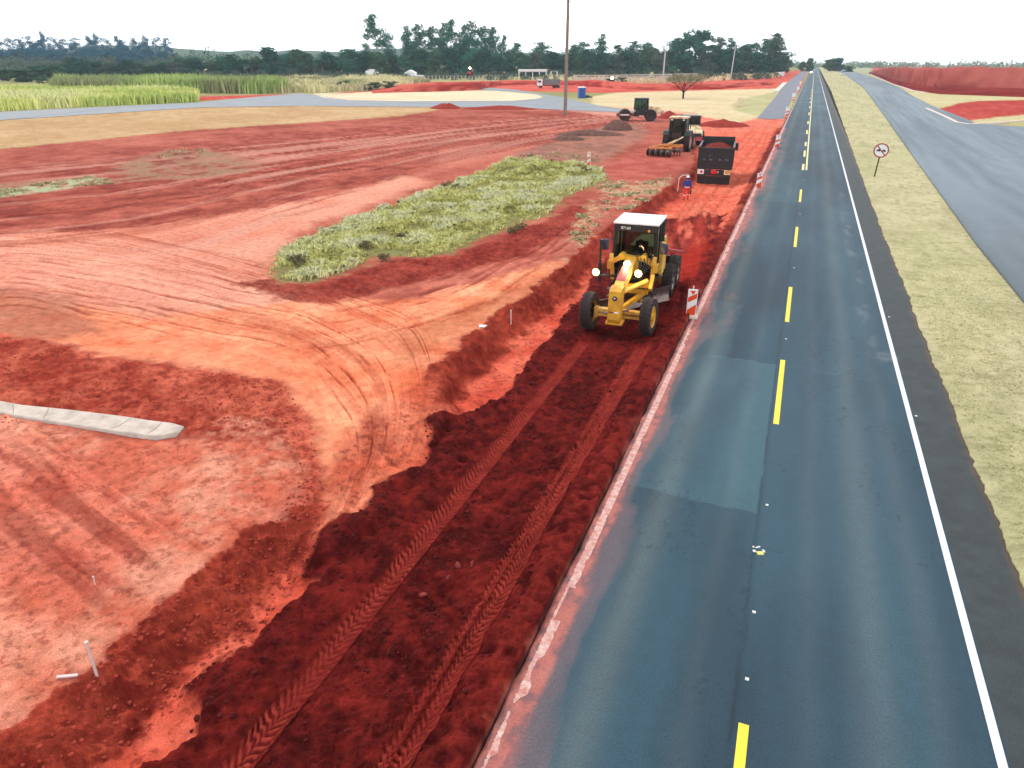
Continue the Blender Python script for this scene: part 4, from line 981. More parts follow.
truck = dump_truck('dump_truck', 'black dump truck seen from behind, heaped with red earth on the orange floor', (tx, ty, gheight(tx, ty) - .02), R(4.2), M['black'], M['cream'])
truck.scale = (1.07, 1., 1.06)
MB().box((0, -.20, .92), (2.5, .10, .42), bev=.02).build('lamp_panel', M['black'], truck); MB().box((0, -.22, .60), (2.5, .12, .14), bev=.02).build('rear_bumper', M['dark'], truck); MB().box((0, -.12, .30), (2.46, .03, .5)).build('rear_skirt', M['rubber'], truck)
for s, mcol in ((-1, M['white']), (1, M['cream'])):
    mb = MB(); mb.box((s * 1.0, -.30, .96), (.48, .06, .36), bev=.02); o = mb.build('tail_lamp', mcol, truck)
    mb = MB(); mb.box((s * .95, -.335, .96), (.2, .03, .16), bev=.01); mb.build('lamp_lens', M['amber'] if s > 0 else M['redlens'], o)
mb = MB(); mb.sphere((-.02, -.29, .96), .24, (1, .12, .68), n=18); mb.build('badge', M['redlens'], truck, smooth=True)
mb = MB(); mb.box((.30, -.29, .96), (.05, .02, .14)); mb.build('plate', M['white'], truck)
M['decal_grey'] = mat('faint_pale_lettering', alb(150, 160, 175), .5)
for x_, z_, s_ in ((-.82, 1.88, 'GL'), (-.34, 1.88, 'CBL'), (.36, 1.88, 'BR'), (.84, 1.88, 'TRN'), (-.42, 2.16, 'M')):
    text_obj(s_, .15, (x_, -.235, z_), (R(90), 0, 0), M['decal_grey'], truck)

# ---------------- tractor with disc harrow
M['tractor_g'] = mat('dark_green_paint', alb(30, 58, 50), .4, noise=.3, nscale=3)
M['glass_t'] = mat('pale_tinted_cab_glass', alb(130, 170, 170), .15, spec=.6)
ax, ay = at(676.5, 151)
tr_ = thing('tractor', 'dark green farm tractor with glazed cab, seen from behind pulling the orange harrow', 'tractor', (ax, ay, gheight(ax, ay)), R(-3))
tr_.scale = (1.14, 1.1, 1.12)
for s in (-1, 1):
    add_wheel(tr_, s * 1.0, 0, .90, .52, M['rim_white'], lugs=22); add_wheel(tr_, s * .92, 2.6, .66, .42, M['rim_white'], lugs=20)
mb = MB(); mb.box((0, .1, .95), (.6, 1.2, .6), bev=.05); mb.box((0, 1.6, 1.0), (.45, 2.2, .4), bev=.04); mb.tube((-1.0, 0, .9), (1.0, 0, .9), .14); mb.tube((-.9, 2.6, .66), (.9, 2.6, .66), .1); mb.build('chassis', M['dark'], tr_)
mb = MB(); mb.prism([(.95, 1.15), (3.25, 1.0), (3.3, 1.5), (3.1, 1.75), (.95, 1.95)], -.38, .38); mb.build('bonnet', M['tractor_g'], tr_, bev=.04)
cabin(tr_, 1.55, -.55, .9, 1.35, 2.95, M['black'], M['cream'], pt=.08, taper=.05, roof_over=.10, roof_t=.16)
for s in (-1, 1):
    mb = MB(); mb.prism([(-.75, 1.5), (-.5, 1.86), (0, 1.95), (.5, 1.86), (.75, 1.6), (.6, 1.55), (0, 1.85), (-.6, 1.5)], s * .74, s * 1.28); mb.build('mudguard', M['tractor_g'], tr_)
    mb = MB(); mb.box((s * .55, -.66, 2.88), (.18, .08, .10), bev=.02); mb.build('work_lamp', M['white'], tr_)
    mb = MB(); mb.box((s * .95, .75, 2.2), (.08, .1, .34), bev=.02); mb.path([(s * .78, .8, 2.5), (s * .95, .78, 2.4)], .02, 6); mb.build('mirror', M['black'], tr_)
mb = MB(); mb.box((0, -.1, 1.75), (.5, .45, .14), bev=.04); mb.box((0, -.32, 2.05), (.48, .12, .6), bev=.04); mb.build('seat', M['black'], tr_); MB().box((0, .7, 1.7), (.5, .2, .7), bev=.03).build('dashboard', M['black'], tr_)
mb = MB(); mb.box((0, -.6, 1.45), (.9, .12, .55), bev=.03); mb.bar((-.4, -.6, .8), (-.4, -1.2, .6), .06, .08); mb.bar((.4, -.6, .8), (.4, -1.2, .6), .06, .08); mb.build('rear_hitch', M['dark'], tr_)
mb = MB(); mb.tube((.45, 1.2, 1.7), (.45, 1.2, 2.7), .05, n=10); mb.build('exhaust_pipe', M['black'], tr_)

hx_, hy_ = at(663, 156)
hr = thing('disc_harrow', 'orange disc harrow with rows of dark discs hitched behind the green tractor', 'harrow', (hx_, hy_, gheight(hx_, hy_)), R(-12))
mb = MB()
mb.bar((-1.3, -.55, .85), (1.15, -.85, .85), .14, .14); mb.bar((-1.0, 1.2, .85), (1.3, 1.0, .85), .14, .14)
for a_, b2 in (((-.9, -.6), (-.5, 1.15)), ((0, -.7), (0, 1.1)), ((.8, -.8), (.7, 1.05))): mb.bar((*a_, .9), (*b2, .9), .12, .12)
mb.bar((-.7, .4, 1.0), (1.5, 1.5, 1.0), .16, .16); mb.bar((-.6, -.3, 1.0), (.8, .3, 1.25), .12, .12); mb.box((.1, .2, 1.05), (.7, .6, .22), bev=.05)
mb.build('frame', M['orange'], hr)
mb = MB(); mb.bar((.3, .3, 1.0), (1.0, 2.6, 1.7), .09, .09); mb.tube((.2, .0, 1.1), (.75, 1.4, 1.5), .06, n=10); mb.build('drawbar', M['cream'], hr)
for row, (p0, p1, nd) in enumerate((((-1.35, -.62), (1.15, -.95), 9), ((-1.0, 1.0), (1.35, 1.25), 9))):
    p0 = Vector((*p0, 0)); p1 = Vector((*p1, 0)); mb = MB(); mb.tube((p0.x, p0.y, .36), (p1.x, p1.y, .36), .045, n=8); gang = mb.build('disc_gang', M['dark'], hr)
    for k in range(nd):
        p = p0.lerp(p1, k / (nd - 1)); mb = MB(); mb.lathe([(.001, .06), (.14, .04), (.27, -.01), (.36, -.07), (.365, -.06), (.27, .005), (.14, .055), (.001, .075)], n=20)
        o = mb.build('disc', M['steel'] if k % 2 else M['dark'], gang, smooth=True); o.location = (p.x, p.y, .36); o.rotation_euler = (0, 0, R(-8 if row == 0 else 14))

# ---------------- soil compactors
def roller(label, loc, rz):
    t = thing('soil_compactor', label, 'roller', loc, rz, group='cream and black soil compactors')
    mb = MB(); mb.lathe([(.001, -1.02), (.70, -1.04), (.78, -1.04), (.80, -1.0), (.80, 1.0), (.78, 1.04), (.70, 1.04), (.001, 1.02)], (0, 2.2, .8), 'X', 40); mb.build('drum', M['dark'], t, smooth=True)
    mb = MB(); 
    for s in (-1, 1): mb.box((s * 1.15, 2.2, .82), (.12, 2.1, .34), bev=.03)
    mb.box((0, 3.2, .82), (2.4, .18, .34), bev=.03); mb.box((0, 1.15, .85), (2.3, .22, .42), bev=.03); mb.build('drum_frame', mat('red_frame_paint', alb(150, 40, 45), .5, noise=.4, nscale=3, col2=(.1, .03, .03)), t)
    for s in (-1, 1):
        mb = MB(); mb.box((s * 1.218, 2.25, .86), (.012, 1.15, .14)); mb.build('side_stripe', M['white'], t)
        add_wheel(t, s * .85, -1.15, .78, .55, M['dark'], lugs=20)
    mb = MB(); mb.box((0, -.3, 1.0), (1.1, 2.6, .5), bev=.04); mb.box((0, .75, .8), (.5, .8, .4)); mb.build('rear_frame', M['black'], t)
    mb = MB(); mb.box((0, .15, 1.35), (1.6, 1.3, .35), bev=.03); mb.build('cab_floor', M['black'], t)
    cabin(t, 1.6, -.75, .95, 1.5, 2.88, M['black'], M['black'], pt=.11, taper=.03, roof_over=.1, roof_t=.1)
    mb = MB(); mb.box((0, -.1, 1.85), (.5, .45, .14), bev=.04); mb.box((0, -.3, 2.15), (.48, .12, .6), bev=.04); mb.build('seat', M['black'], t); MB().box((0, .5, 1.8), (.4, .2, .6), bev=.03).build('dashboard', M['black'], t)
    mb = MB(); mb.prism([(-.55, 1.15), (-2.55, 1.05), (-2.7, 1.2), (-2.65, 1.5), (-2.2, 1.85), (-.55, 2.15)], -.7, .7); mb.build('hood', M['cream'], t, bev=.07)
    mb = MB(); mb.box((0, -2.76, 1.25), (1.1, .04, .3)); mb.build('rear_grille', M['black'], t)
    mb = MB(); mb.box((0, -2.72, .85), (1.3, .16, .36), bev=.03); mb.build('rear_bumper', M['redpaint'], t)
    for s in (-1, 1): mb = MB(); mb.box((s * .5, -2.82, .95), (.16, .04, .1)); mb.build('tail_lamp', M['redlens'], t)
    return t
rx_, ry_ = at(641, 120.8)
r1 = roller('cream soil compactor with black cab, seen from the side beside the dark rubble heap', (rx_, ry_, 0), math.atan2(-RX, RY * -1 * -1) if False else YA + R(84))
r1.scale = (1.15, 1.22, 1.14)
sx_, sy_ = at(688.5, 144.5)
r2 = roller('cream soil compactor driving just ahead of the green tractor, its dark cab showing', (sx_, sy_, gheight(sx_, sy_)), R(22))
r2.scale = (1.1, 1.1, 1.06)

# ---------------- far vehicles
fx, fy = at(559, 88)
far_t = dump_truck('dump_truck', 'white-cabbed dump truck parked far off in front of the open shed', (fx, fy, 0), YA + R(95), mat('grey_tipper_paint', alb(120, 125, 130), .5, noise=.2, nscale=1), M['white'], L=8.2, load=False)
for k, (px, py, lab, ld) in enumerate(((471, 82, 'small distant tractor with a lit lamp on the red embankment before the tall eucalyptus', True),)):
    x, y = at(px, py)
    t = thing('tractor', lab, 'tractor', (x, y, 2.4), YA + R(165))
    for s in (-1, 1): add_wheel(t, s * .95, 0, .85, .45, M['redpaint'], lugs=0); add_wheel(t, s * .85, 2.4, .6, .35, M['redpaint'], lugs=0)
    MB().prism([(.9, 1.1), (3.1, 1.0), (3.1, 1.6), (.9, 1.9)], -.4, .4).build('bonnet', M['redlens'], t, bev=.04)
    cabin(t, 1.5, -.5, .9, 1.3, 2.8, M['black'], M['redpaint'], roof_t=.16)
    MB().box((0, .2, .95), (.8, 2.6, .5), bev=.05).build('chassis', M['dark'], t)
    MB().sphere((0, 1.0, 3.3), .35, (1, .5, 1)).build('work_lamp', M['lamp_far'], t)
    MB().tube((0, 1.0, 2.8), (0, 1.0, 3.1), .05).build('lamp_bracket', M['black'], t)
def car(name, label, loc, rz, m, lit=False):
    t = thing(name, label, 'car', loc, rz)
    MB().prism([(-2.1, .35), (2.1, .35), (2.15, .7), (1.9, .88), (1.0, .98), (.35, 1.42), (-1.2, 1.45), (-1.9, 1.0), (-2.12, .9)], -.86, .86).build('body', m, t, bev=.08)
    MB().quad((-.7, .98, 1.02), (.7, .98, 1.02), (.62, .42, 1.4), (-.62, .42, 1.4)).build('windscreen', M['black'], t).location = (0, .03, .03)
    MB().quad((-.7, -1.86, 1.05), (.7, -1.86, 1.05), (.62, -1.25, 1.42), (-.62, -1.25, 1.42)).build('rear_window', M['black'], t).location = (0, -.03, .03)
    for s in (-1, 1):
        MB().box((s * .865, -.3, 1.17), (.02, 1.5, .3), bev=.005).build('side_window', M['black'], t)
        for y in (-1.35, 1.35): add_wheel(t, s * .78, y, .33, .2, M['steel'], lugs=0)
        if lit: MB().sphere((s * .62, 2.12, .68), .17, (1, .4, .8)).build('headlight', M['lamp_far'], t)
        else: MB().box((s * .65, 2.13, .7), (.3, .06, .14), bev=.01).build('headlight', M['white'], t)
    return t
x, y = at(842, 75.5); car('car', 'white car far off at the edge of the second carriageway', (x, y, .07), R(170), M['white'])
car('car', 'distant pale car coming along the highway with headlights on', (-1.2, 620, .0), R(180), M['white'], True)
x, y = at(612, 87); t = thing('loader', 'far yellow loader with a glaring lamp by the red bank', 'loader', (x, y, 0), YA + R(175))
for s in (-1, 1):
    for yy_ in (-1.3, 1.3): add_wheel(t, s * .95, yy_, .7, .5, M['dark'], lugs=0)
MB().box((0, -.8, 1.35), (1.5, 2.6, .9), bev=.1).build('body', M['yellow'], t); cabin(t, 1.4, -.6, .7, 1.7, 3.0, M['black'], M['yellow'])
mb = MB(); mb.bar((-.5, .8, 1.5), (-.5, 2.6, .5), .15, .25); mb.bar((.5, .8, 1.5), (.5, 2.6, .5), .15, .25); mb.prism([(2.6, .1), (3.5, .1), (3.6, .2), (2.8, .25), (2.75, 1.0), (2.6, 1.0)], -1.2, 1.2); mb.build('bucket', M['dark'], t)
MB().sphere((.2, .9, 3.0), .42, (1, .5, 1)).build('work_lamp', M['lamp_far'], t)
t['label'] = 'far yellow loader with glaring lamp by the red bank, right of the blue toilet'

# ================================================================== street furniture
def marker(label, x, y, z, rz=0., h=1.15, w=.34, flip=False):
    t = thing('striped_marker', label, 'road marker', (x, y, z), rz, group='striped board markers along the works')
    MB().box((0, 0, .06), (w + .18, .38, .12), bev=.03).build('base', M['kerb'], t)
    b = MB().box((0, 0, .12 + h / 2), (w, .035, h), bev=.006).build('board', M['white'], t)
    s = -1 if flip else 1
    for zc in (.12, .52):
        mb = MB(); hw = w / 2 - .02
        z0 = .12 + .06 + zc * 1.0
        pts = [(-hw * s, z0 - .09), (hw * s, z0 + .10), (hw * s, z0 + .30), (-hw * s, z0 + .11)]
        if zc < .2: pts = [(-hw * s, .13), (hw * s, .13), (hw * s, z0 + .26), (-hw * s, z0 + .02)]
        mb.prism(pts, -.024, .024, 'Y'); mb.build('stripe', M['tape_orange'], b)
    mb = MB(); z1 = .12 + h; mb.prism([(-.11, z1 - .06), (.11, z1 - .06), (.0, z1 - .22)], -.024, .024, 'Y'); mb.build('stripe', M['tape_orange'], b)
    MB().tube((0, 0, z1), (0, 0, z1 + .13), .02, n=8).build('top_pin', M['white'], t)
    return t
mk = [(696, 318, 'orange and white striped marker board beside the yellow grader at the road edge', 1.),
      (758.5, 187, 'striped marker board at the road edge to the right of the black dump truck', 1.),
      (777, 147, 'striped marker board where the red earth meets the highway edge, beyond the truck', 1.),
      (786.5, 117, 'nearest striped marker board standing on the dark service lane', 1.),
      (793, 101.3, 'second striped marker board along the dark service lane', 1.), (797.3, 93.4, 'third striped marker board along the dark service lane', 1.),
      (800, 87, 'farthest striped marker board on the dark service lane', 1.)]
for k, (px, py, lab, s_) in enumerate(mk):
    x, y = at(px, py)
    if k == 0: x = -2.98
    marker(lab, x, y, gheight(x, y) if y < 118 and k != 0 else .05 if k else -.02, R(4), h=(1.02, 1.05, 1.3, 1.5, 1.7, 1.7, 1.7)[k], w=(.36, .4, .5, .62, .75, .75, .75)[k])
x, y = at(588.5, 167); marker('leaning striped marker board among the dead grass at the far end of the grass island', x, y, gheight(x, y), R(-10), h=1.15, w=.30)

# no-overtaking sign
x, y = at(874.3, 177)
sg = thing('road_sign', 'round no-overtaking sign with red border on a dark post in the grass verge', 'road sign', (x, y, .03), R(-4), rot=(R(-3), R(3), R(-4)))
MB().box((0, 0, .9), (.11, .11, 1.9)).build('post', mat('dark_wooden_post', alb(70, 55, 40), .9, noise=.3, nscale=4), sg)
sg.scale = (.92, .92, .90)
d = MB().tube((0, -.07, 2.35), (0, -.10, 2.35), .63, n=48).build('disc', M['white'], sg)
M['sign_red'] = mat('sign_red', alb(176, 34, 48), .4); M['sign_blk'] = mat('sign_black', (.01, .01, .02), .4)
MB().lathe([(.53, -.105), (.64, -.105), (.64, -.112), (.53, -.112), (.53, -.105)], (0, 0, 2.35), 'Y', 48).build('border', M['sign_red'], d)
def carshape(cx):
    mb = MB(); mb.prism([(cx - .17, 2.28), (cx + .17, 2.28), (cx + .17, 2.36), (cx + .11, 2.37), (cx + .07, 2.45), (cx - .07, 2.45), (cx - .11, 2.37), (cx - .17, 2.36)], -.106, -.112, 'Y'); mb.box((cx - .1, -.109, 2.265), (.06, .006, .05)); mb.box((cx + .1, -.109, 2.265), (.06, .006, .05)); return mb
carshape(-.22).build('left_car_symbol', M['sign_blk'], d); carshape(.22).build('right_car_symbol', M['sign_blk'], d)
MB().bar((-.40, -.116, 2.75), (.40, -.116, 1.95), .006, .09).build('slash', M['sign_red'], d)

# reflectors and scraps on the road
M['refl'] = mat('pale_reflector', (.6, .6, .55), .4, noise=.2, nscale=20)
M['refl_y'] = mat('yellow_reflector', alb(235, 225, 120), .4)
rf = [(754, 612, 'small white road stud on the construction joint left of the nearest yellow dash'), (747, 679, 'small white road stud just above the nearest yellow dash'), (767, 505, 'tiny white road stud left of the joint, below the lighter asphalt patch'),
      (786, 339, 'white road stud between the second and third yellow dashes'), (794, 268, 'white road stud between the third and fourth yellow dashes'), (800, 214, 'white road stud between the fourth and fifth yellow dashes'), (804, 180, 'white road stud below the start of the solid centre line'),
      (916, 416, 'white road stud right of the edge line, nearest on the dark shoulder'), (889, 317, 'white road stud right of the edge line, farther up the dark shoulder')]
for px, py, lab in rf:
    x, y = at(px, py); o = MB().prism([(-.032, 0), (.032, 0), (.02, .016), (-.02, .016)], -.03, .03).build('road_stud', M['refl']); o.location = (x, y, .0); tag(o, lab, 'road stud', 'road studs')
x, y = at(759.5, 553)
t = thing('road_stud', 'broken yellow and white road stud in a pale scuffed patch beside the centre joint', 'road stud', (x, y, 0), .4)
mb = MB(); mb.prism([(-.09, 0), (.06, 0), (.04, .03), (-.07, .03)], -.08, .10); mb.build('stud_body', M['refl_y'], t)
t.scale = (.7, .7, .7)
mb = MB(); mb.box((-.12, .09, .006), (.08, .1, .012)); mb.box((.04, .26, .006), (.16, .05, .012), rot=(0, 0, .4)); mb.box((-.08, .28, .006), (.07, .05, .012), rot=(0, 0, 1.2)); mb.box((.15, .08, .006), (.06, .12, .012)); mb.build('broken_pieces', M['refl'], t)

# stakes and scraps
def stake(label, px, py, h, r=.018, lean=(.1, 0), m=None, nm='survey_stake'):
    x, y = at(px, py); z = gheight(x, y)
    o = MB().tube((0, 0, -.15), (lean[0], lean[1], h), r, n=8).box((lean[0], lean[1], h), (r * 2.4, r * 2.4, .04)).build(nm, m or M['white']); o.location = (x, y, z); return tag(o, label, 'stake', 'white survey stakes')
M['white_d'] = mat('dusty_white_paint', alb(225, 205, 200), .7, noise=.15, nscale=9)
stake('white survey stake on the crest of the bank at lower left', 97, 676, .66, .022, (-.03, .02), M['white_d'])
stake('thin white survey stake on the bank crest left of the grader', 511, 320, .55, .022, (0, 0), M['white_d'])
stake('tiny pale stake in the pink earth at lower left, above the long stake', 95, 586, .2, .012, (.03, 0), M['white_d'])
x, y = at(678, 187); z = gheight(x, y); o = MB().path([(0, 0, 0), (.02, 0, 1.0), (.25, .1, 1.22), (.75, .2, 1.25)], .035, 8).build('bent_pipe', M['white_d']); o.location = (x, y, z); tag(o, 'bent pale pipe sticking out of the bank just left of the worker', 'pipe')
x, y = at(68, 678); o = MB().box((0, 0, 0), (.32, .05, .03), rot=(0, 0, R(28)), bev=.004).build('wood_strip', M['white_d']); o.location = (x, y, gheight(x, y) + .02); tag(o, 'short pale wood strip lying flat beside the long white stake', 'wood strip')
x, y = at(482, 327); o = MB().box((0, 0, .03), (.22, .16, .05), rot=(.2, .1, .5), bev=.01).sphere((.12, .05, .05), .06, (1, 1, .6)).build('paper_scrap', M['white']); o.location = (x, y, gheight(x, y)); tag(o, 'crumpled white scrap on the dusty earth near the thin stake', 'litter')
x, y = at(739.5, 107); o = MB().prism([(0, 0), (1.6, .1), (1.7, .9), (.2, 1.9)], -.6, .6).build('sack', mat('pale_sack', alb(236, 214, 180), .8), bev=.15); o.location = (x, y, 0); tag(o, 'pale sack lying at the corner of the greenish turf, right of the straw field', 'sack')

# portable cabin
x, y = at(581.5, 98.2)
t = thing('portable_toilet', 'bright blue portable toilet with a white roof beside the side road', 'toilet', (x, y, 0), YA + R(8))
MB().box((0, 0, 1.25), (1.75, 1.6, 2.5), bev=.05).build('walls', M['blue'], t); MB().box((0, 0, 2.62), (1.85, 1.7, .22), bev=.1, taper=(.85, .85)).build('roof', M['white'], t)
MB().box((-.1, -.82, 1.2), (1.1, .05, 2.1), bev=.02).build('door', mat('darker_blue_plastic', alb(14, 72, 160), .4), t)
x, y = at(587, 97.6); o = MB().box((0, 0, .3), (1.2, .8, .6), bev=.12).box((1., .2, .15), (.8, .6, .3), bev=.1).build('rubble_sack', M['black']); o.location = (x, y, 0); tag(o, 'dark bags slumped at the foot of the blue toilet', 'bag')

# utility poles
def pole(label, px, py, h, r0, r1, arm=False, nm='utility_pole'):
    x, y = at(px, py); t = thing(nm, label, 'pole', (x, y, 0), rnd.uniform(-.5, .5))
    MB().tube((0, 0, 0), (0, 0, h), r0, r1, n=14).build('shaft', M['concrete_pole'], t, smooth=True)
    if arm:
        MB().bar((-1.3, 0, h - .7), (1.3, 0, h - .7), .12, .14).build('crossarm', M['dark'], t)
        mb = MB(); [mb.tube((s, 0, h - .62), (s, 0, h - .35), .06, n=8) for s in (-1.1, 0, 1.1)]; mb.build('insulators', M['white'], t)
    return t
pp = pole('tall weathered pole rising out of the red earth past the top of the picture', 565, 114.5, 31, .32, .19, True)
M['pole_pale'] = mat('pale_concrete', alb(205, 208, 205), .8, noise=.1, nscale=1)
for px, py, h, lab in ((662.3, 85, 12.9, 'pale concrete pole left of the small bare tree, in front of the trees'), (730.5, 79, 15.6, 'pale concrete pole leaning right, before the trees nearer the highway')):
    t = pole(lab, px, py, h, .34, .24, False); t.children[0].data.materials[0] = M['pole_pale']; t.rotation_euler = (0, R(2.4 if px > 700 else .6), YA)
    MB().bar((-.6, 0, h - .4), (.6, 0, h - .4), .14, .14).build('crossarm', M['pole_pale'], t)

# concrete gutter at the left
top = [(-420, 352), (-90, 390), (-40, 396), (0, 401.5), (22, 405.5), (68, 410), (125, 417), (150, 421), (172, 423.5), (184, 427)]
bot = [(-420, 362), (-90, 402), (-40, 408), (0, 413.5), (22, 417.5), (55, 423), (98, 429.5), (128, 434), (155, 437.5), (176, 434)]
A1 = W(top, .05); B1 = W(bot, .05); V = []; F = []
for a, b in zip(A1, B1):
    a = Vector(a); b = Vector(b)
    for u, z in ((-.02, -.3), (0, .04), (.06, .05), (.25, .02), (.55, .0), (.80, .02), (.90, .06), (.97, .065), (1.0, .04), (1.03, -.3)):
        p = a.lerp(b, u); V.append((p.x, p.y, z + .03))
k = 10
for i_ in range(len(A1) - 1):
    for j_ in range(k - 1): q = i_ * k + j_; F.append((q, q + 1, q + k + 1, q + k))
gt = np_mesh('concrete_gutter', V, F, M['concrete']); e = [(len(A1) - 1) * k + j_ for j_ in range(k)]
bm = bmesh.new(); bm.from_mesh(gt.data); bm.verts.ensure_lookup_table(); bm.faces.new([bm.verts[q] for q in e]); bmesh.ops.recalc_face_normals(bm, faces=bm.faces); bm.to_mesh(gt.data); bm.free()
tag(gt, 'pale concrete gutter ending abruptly in the rough red earth at left', 'gutter')
mb = MB()
for f_ in (2.65, 3.6, 4.6, 6.3, 7.6):
    i_ = int(f_); a = Vector(A1[i_]).lerp(Vector(A1[i_ + 1]), f_ - i_); b = Vector(B1[i_]).lerp(Vector(B1[i_ + 1]), f_ - i_)
    pts = [(a.lerp(b, u), z) for u, z in ((.04, .082), (.25, .054), (.55, .034), (.80, .054), (.90, .094))]
    for (p, z), (q, z2) in zip(pts, pts[1:]): mb.bar((p.x, p.y, z), (q.x, q.y, z2), .012, .006)
mb.build('joint', mat('dark_joint', alb(150, 120, 110), .9), gt)

# clods lying on the loose earth
M['clod'] = mat('clod_earth', alb(88, 30, 30), .95, spec=.08, noise=.4, nscale=6, bump=.01, bscale=30)
M['clod_pale'] = mat('pale_clod', alb(146, 66, 60), .95, spec=.08, noise=.2, nscale=8)
def clod_mb(seed, r):
    rg = random.Random(seed); mb = MB(); q = bmesh.ops.create_icosphere(mb.bm, subdivisions=2, radius=r)
    for v in q['verts']: v.co *= rg.uniform(.7, 1.15); v.co.z *= .7
    return mb
words = ['beside the right tyre track, uppermost', 'dark and angular near the right tyre track', 'small, just below the angular one', 'in the middle of the loose strip, near its upper end', 'just below its upper neighbour', 'near the left side, between the tracks']
cl_ = [(533, 382, .13, 'dark clod left of the left tyre track, near the orange strip'), (544, 469, .13, 'dark angular clod left of the right tyre track'), (545, 494, .1, 'small dark clod just below the angular clod by the right track'),
       (574, 432, .09, 'small clod between the tracks, uppermost of three near the right track'), (575, 449, .12, 'dark clod between the tracks, middle of three near the right track'), (583, 407, .08, 'small clod close to the right tyre track, far up the strip'),
       (423, 595, .10, 'pale topped clod in the middle of the near loose earth'), (391, 653, .13, 'dark clump lying in the near middle of the loose strip'), (472, 562, .10, 'pale flat clod right of centre on the near loose earth'), (458, 565, .08, 'small pale clod left of the flat pale clod'), (497, 523, .07, 'small dark clod beside the right track, mid strip'), (448, 577, .07, 'small pale clod, lowest of the pale group')]
for k, (px, py, r, lab) in enumerate(cl_):
    x, y = at(px, py, -.22); o = clod_mb(k, r).build('clod', M['clod_pale'] if 'pale' in lab else M['clod']); o.location = (x, y, gheight(x, y) + r * .2); o.rotation_euler = (k, k * 2, k); o.scale = (1, .75, .6); tag(o, lab, 'clod', 'clods on the loose earth')
# countless crumbs: one object
def crumbs(name, pts, label, m):
    tmpl = []
    for s in range(5):
        mb = clod_mb(50 + s, 1.) if False else MB(); q = bmesh.ops.create_icosphere(mb.bm, subdivisions=1, radius=1.); rg = random.Random(s)
        for v in q['verts']: v.co *= rg.uniform(.65, 1.2); v.co.z *= .75
        mb.bm.verts.ensure_lookup_table(); tmpl.append((np.array([v.co[:] for v in mb.bm.verts]), np.array([[v.index for v in f.verts] for f in mb.bm.faces]))); mb.bm.free()
    V = []; F = []; b = 0
    for k_, (x, y, z, r) in enumerate(pts):
        v, f = tmpl[k_ % 5]; a = k_ * 1.7; c_, s_ = math.cos(a) * r, math.sin(a) * r
        V.append(np.stack([v[:, 0] * c_ - v[:, 1] * s_ + x, v[:, 0] * s_ + v[:, 1] * c_ + y, v[:, 2] * r + z + r * .25], 1)); F.append(f + b); b += len(v)
    o = np_mesh(name, np.vstack(V), np.vstack(F), m); tag(o, label, 'soil crumbs', kind='stuff'); return o
pts = []
rs = np.random.RandomState(3)
def scatter(mask_fn, n, X, Y, r0, r1, pw=2.5):
    c_ = 0
    while c_ < n:
        x = rs.uniform(*X); y = rs.uniform(*Y)
        if mask_fn(x, y): pts.append((x, y, gheight(x, y), r0 + (r1 - r0) * rs.uniform() ** pw)); c_ += 1
def inpoly(poly):
    P_ = [(float(a), float(b)) for a, b in poly]
    def f(x, y):
        r_ = False; n = len(P_)
        for i_ in range(n):
            x0, y0 = P_[i_]; x1, y1 = P_[(i_ + 1) % n]
            if (y0 <= y) != (y1 <= y) and x < x0 + (y - y0) / (y1 - y0) * (x1 - x0): r_ = not r_
        return r_
    return f
clump = lambda x, y: float(vnoise(np.array([x * .8]), np.array([y * .8]), 900)[0]) > .45
inD = inpoly(DARK); offT = lambda x: abs(x + 6.28) > .4 and abs(x + 3.98) > .3
scatter(lambda x, y: inD(x, y) and offT(x) and clump(x, y), 2600, (-9.5, -3.5), (4, 30), .008, .045, 3)
scatter(lambda x, y: inD(x, y) and offT(x), 300, (-9.5, -3.5), (4, 26), .03, .075, 3)
crumbs('soil_crumbs', pts, 'dark red crumbs of earth strewn over the loose strip between the tyre tracks', M['clod'])
pts = []
inB = inpoly(W([(0, 760), (0, 738), (66, 688), (133, 630), (186, 584), (232, 545), (276, 513), (299, 480), (326, 480), (322, 520), (296, 570), (260, 606), (206, 660), (130, 735), (90, 768)]))
scatter(lambda x, y: inB(x, y) and clump(x, y), 900, (-13, -7), (3.5, 14), .01, .05, 2.5)
inG = inpoly(W([(-60, 386), (0, 399), (70, 406), (190, 422), (188, 436), (150, 442), (60, 428), (0, 418), (-60, 408)]))
inR = inpoly(W([(-60, 380), (0, 336), (100, 358), (200, 370), (282, 384), (312, 420), (322, 480), (299, 500), (286, 446), (200, 437), (-60, 420)]))
scatter(lambda x, y: inR(x, y) and clump(x, y) and not inG(x, y), 1300, (-28, -8), (8, 22), .01, .04, 2.5)
M['clod2'] = mat('red_crumb_earth', alb(166, 70, 56), .95, spec=.08, noise=.3, nscale=6)
crumbs('soil_crumbs', pts, 'reddish crumbs and lumps of earth on the rough bank and around the gutter', M['clod2'])

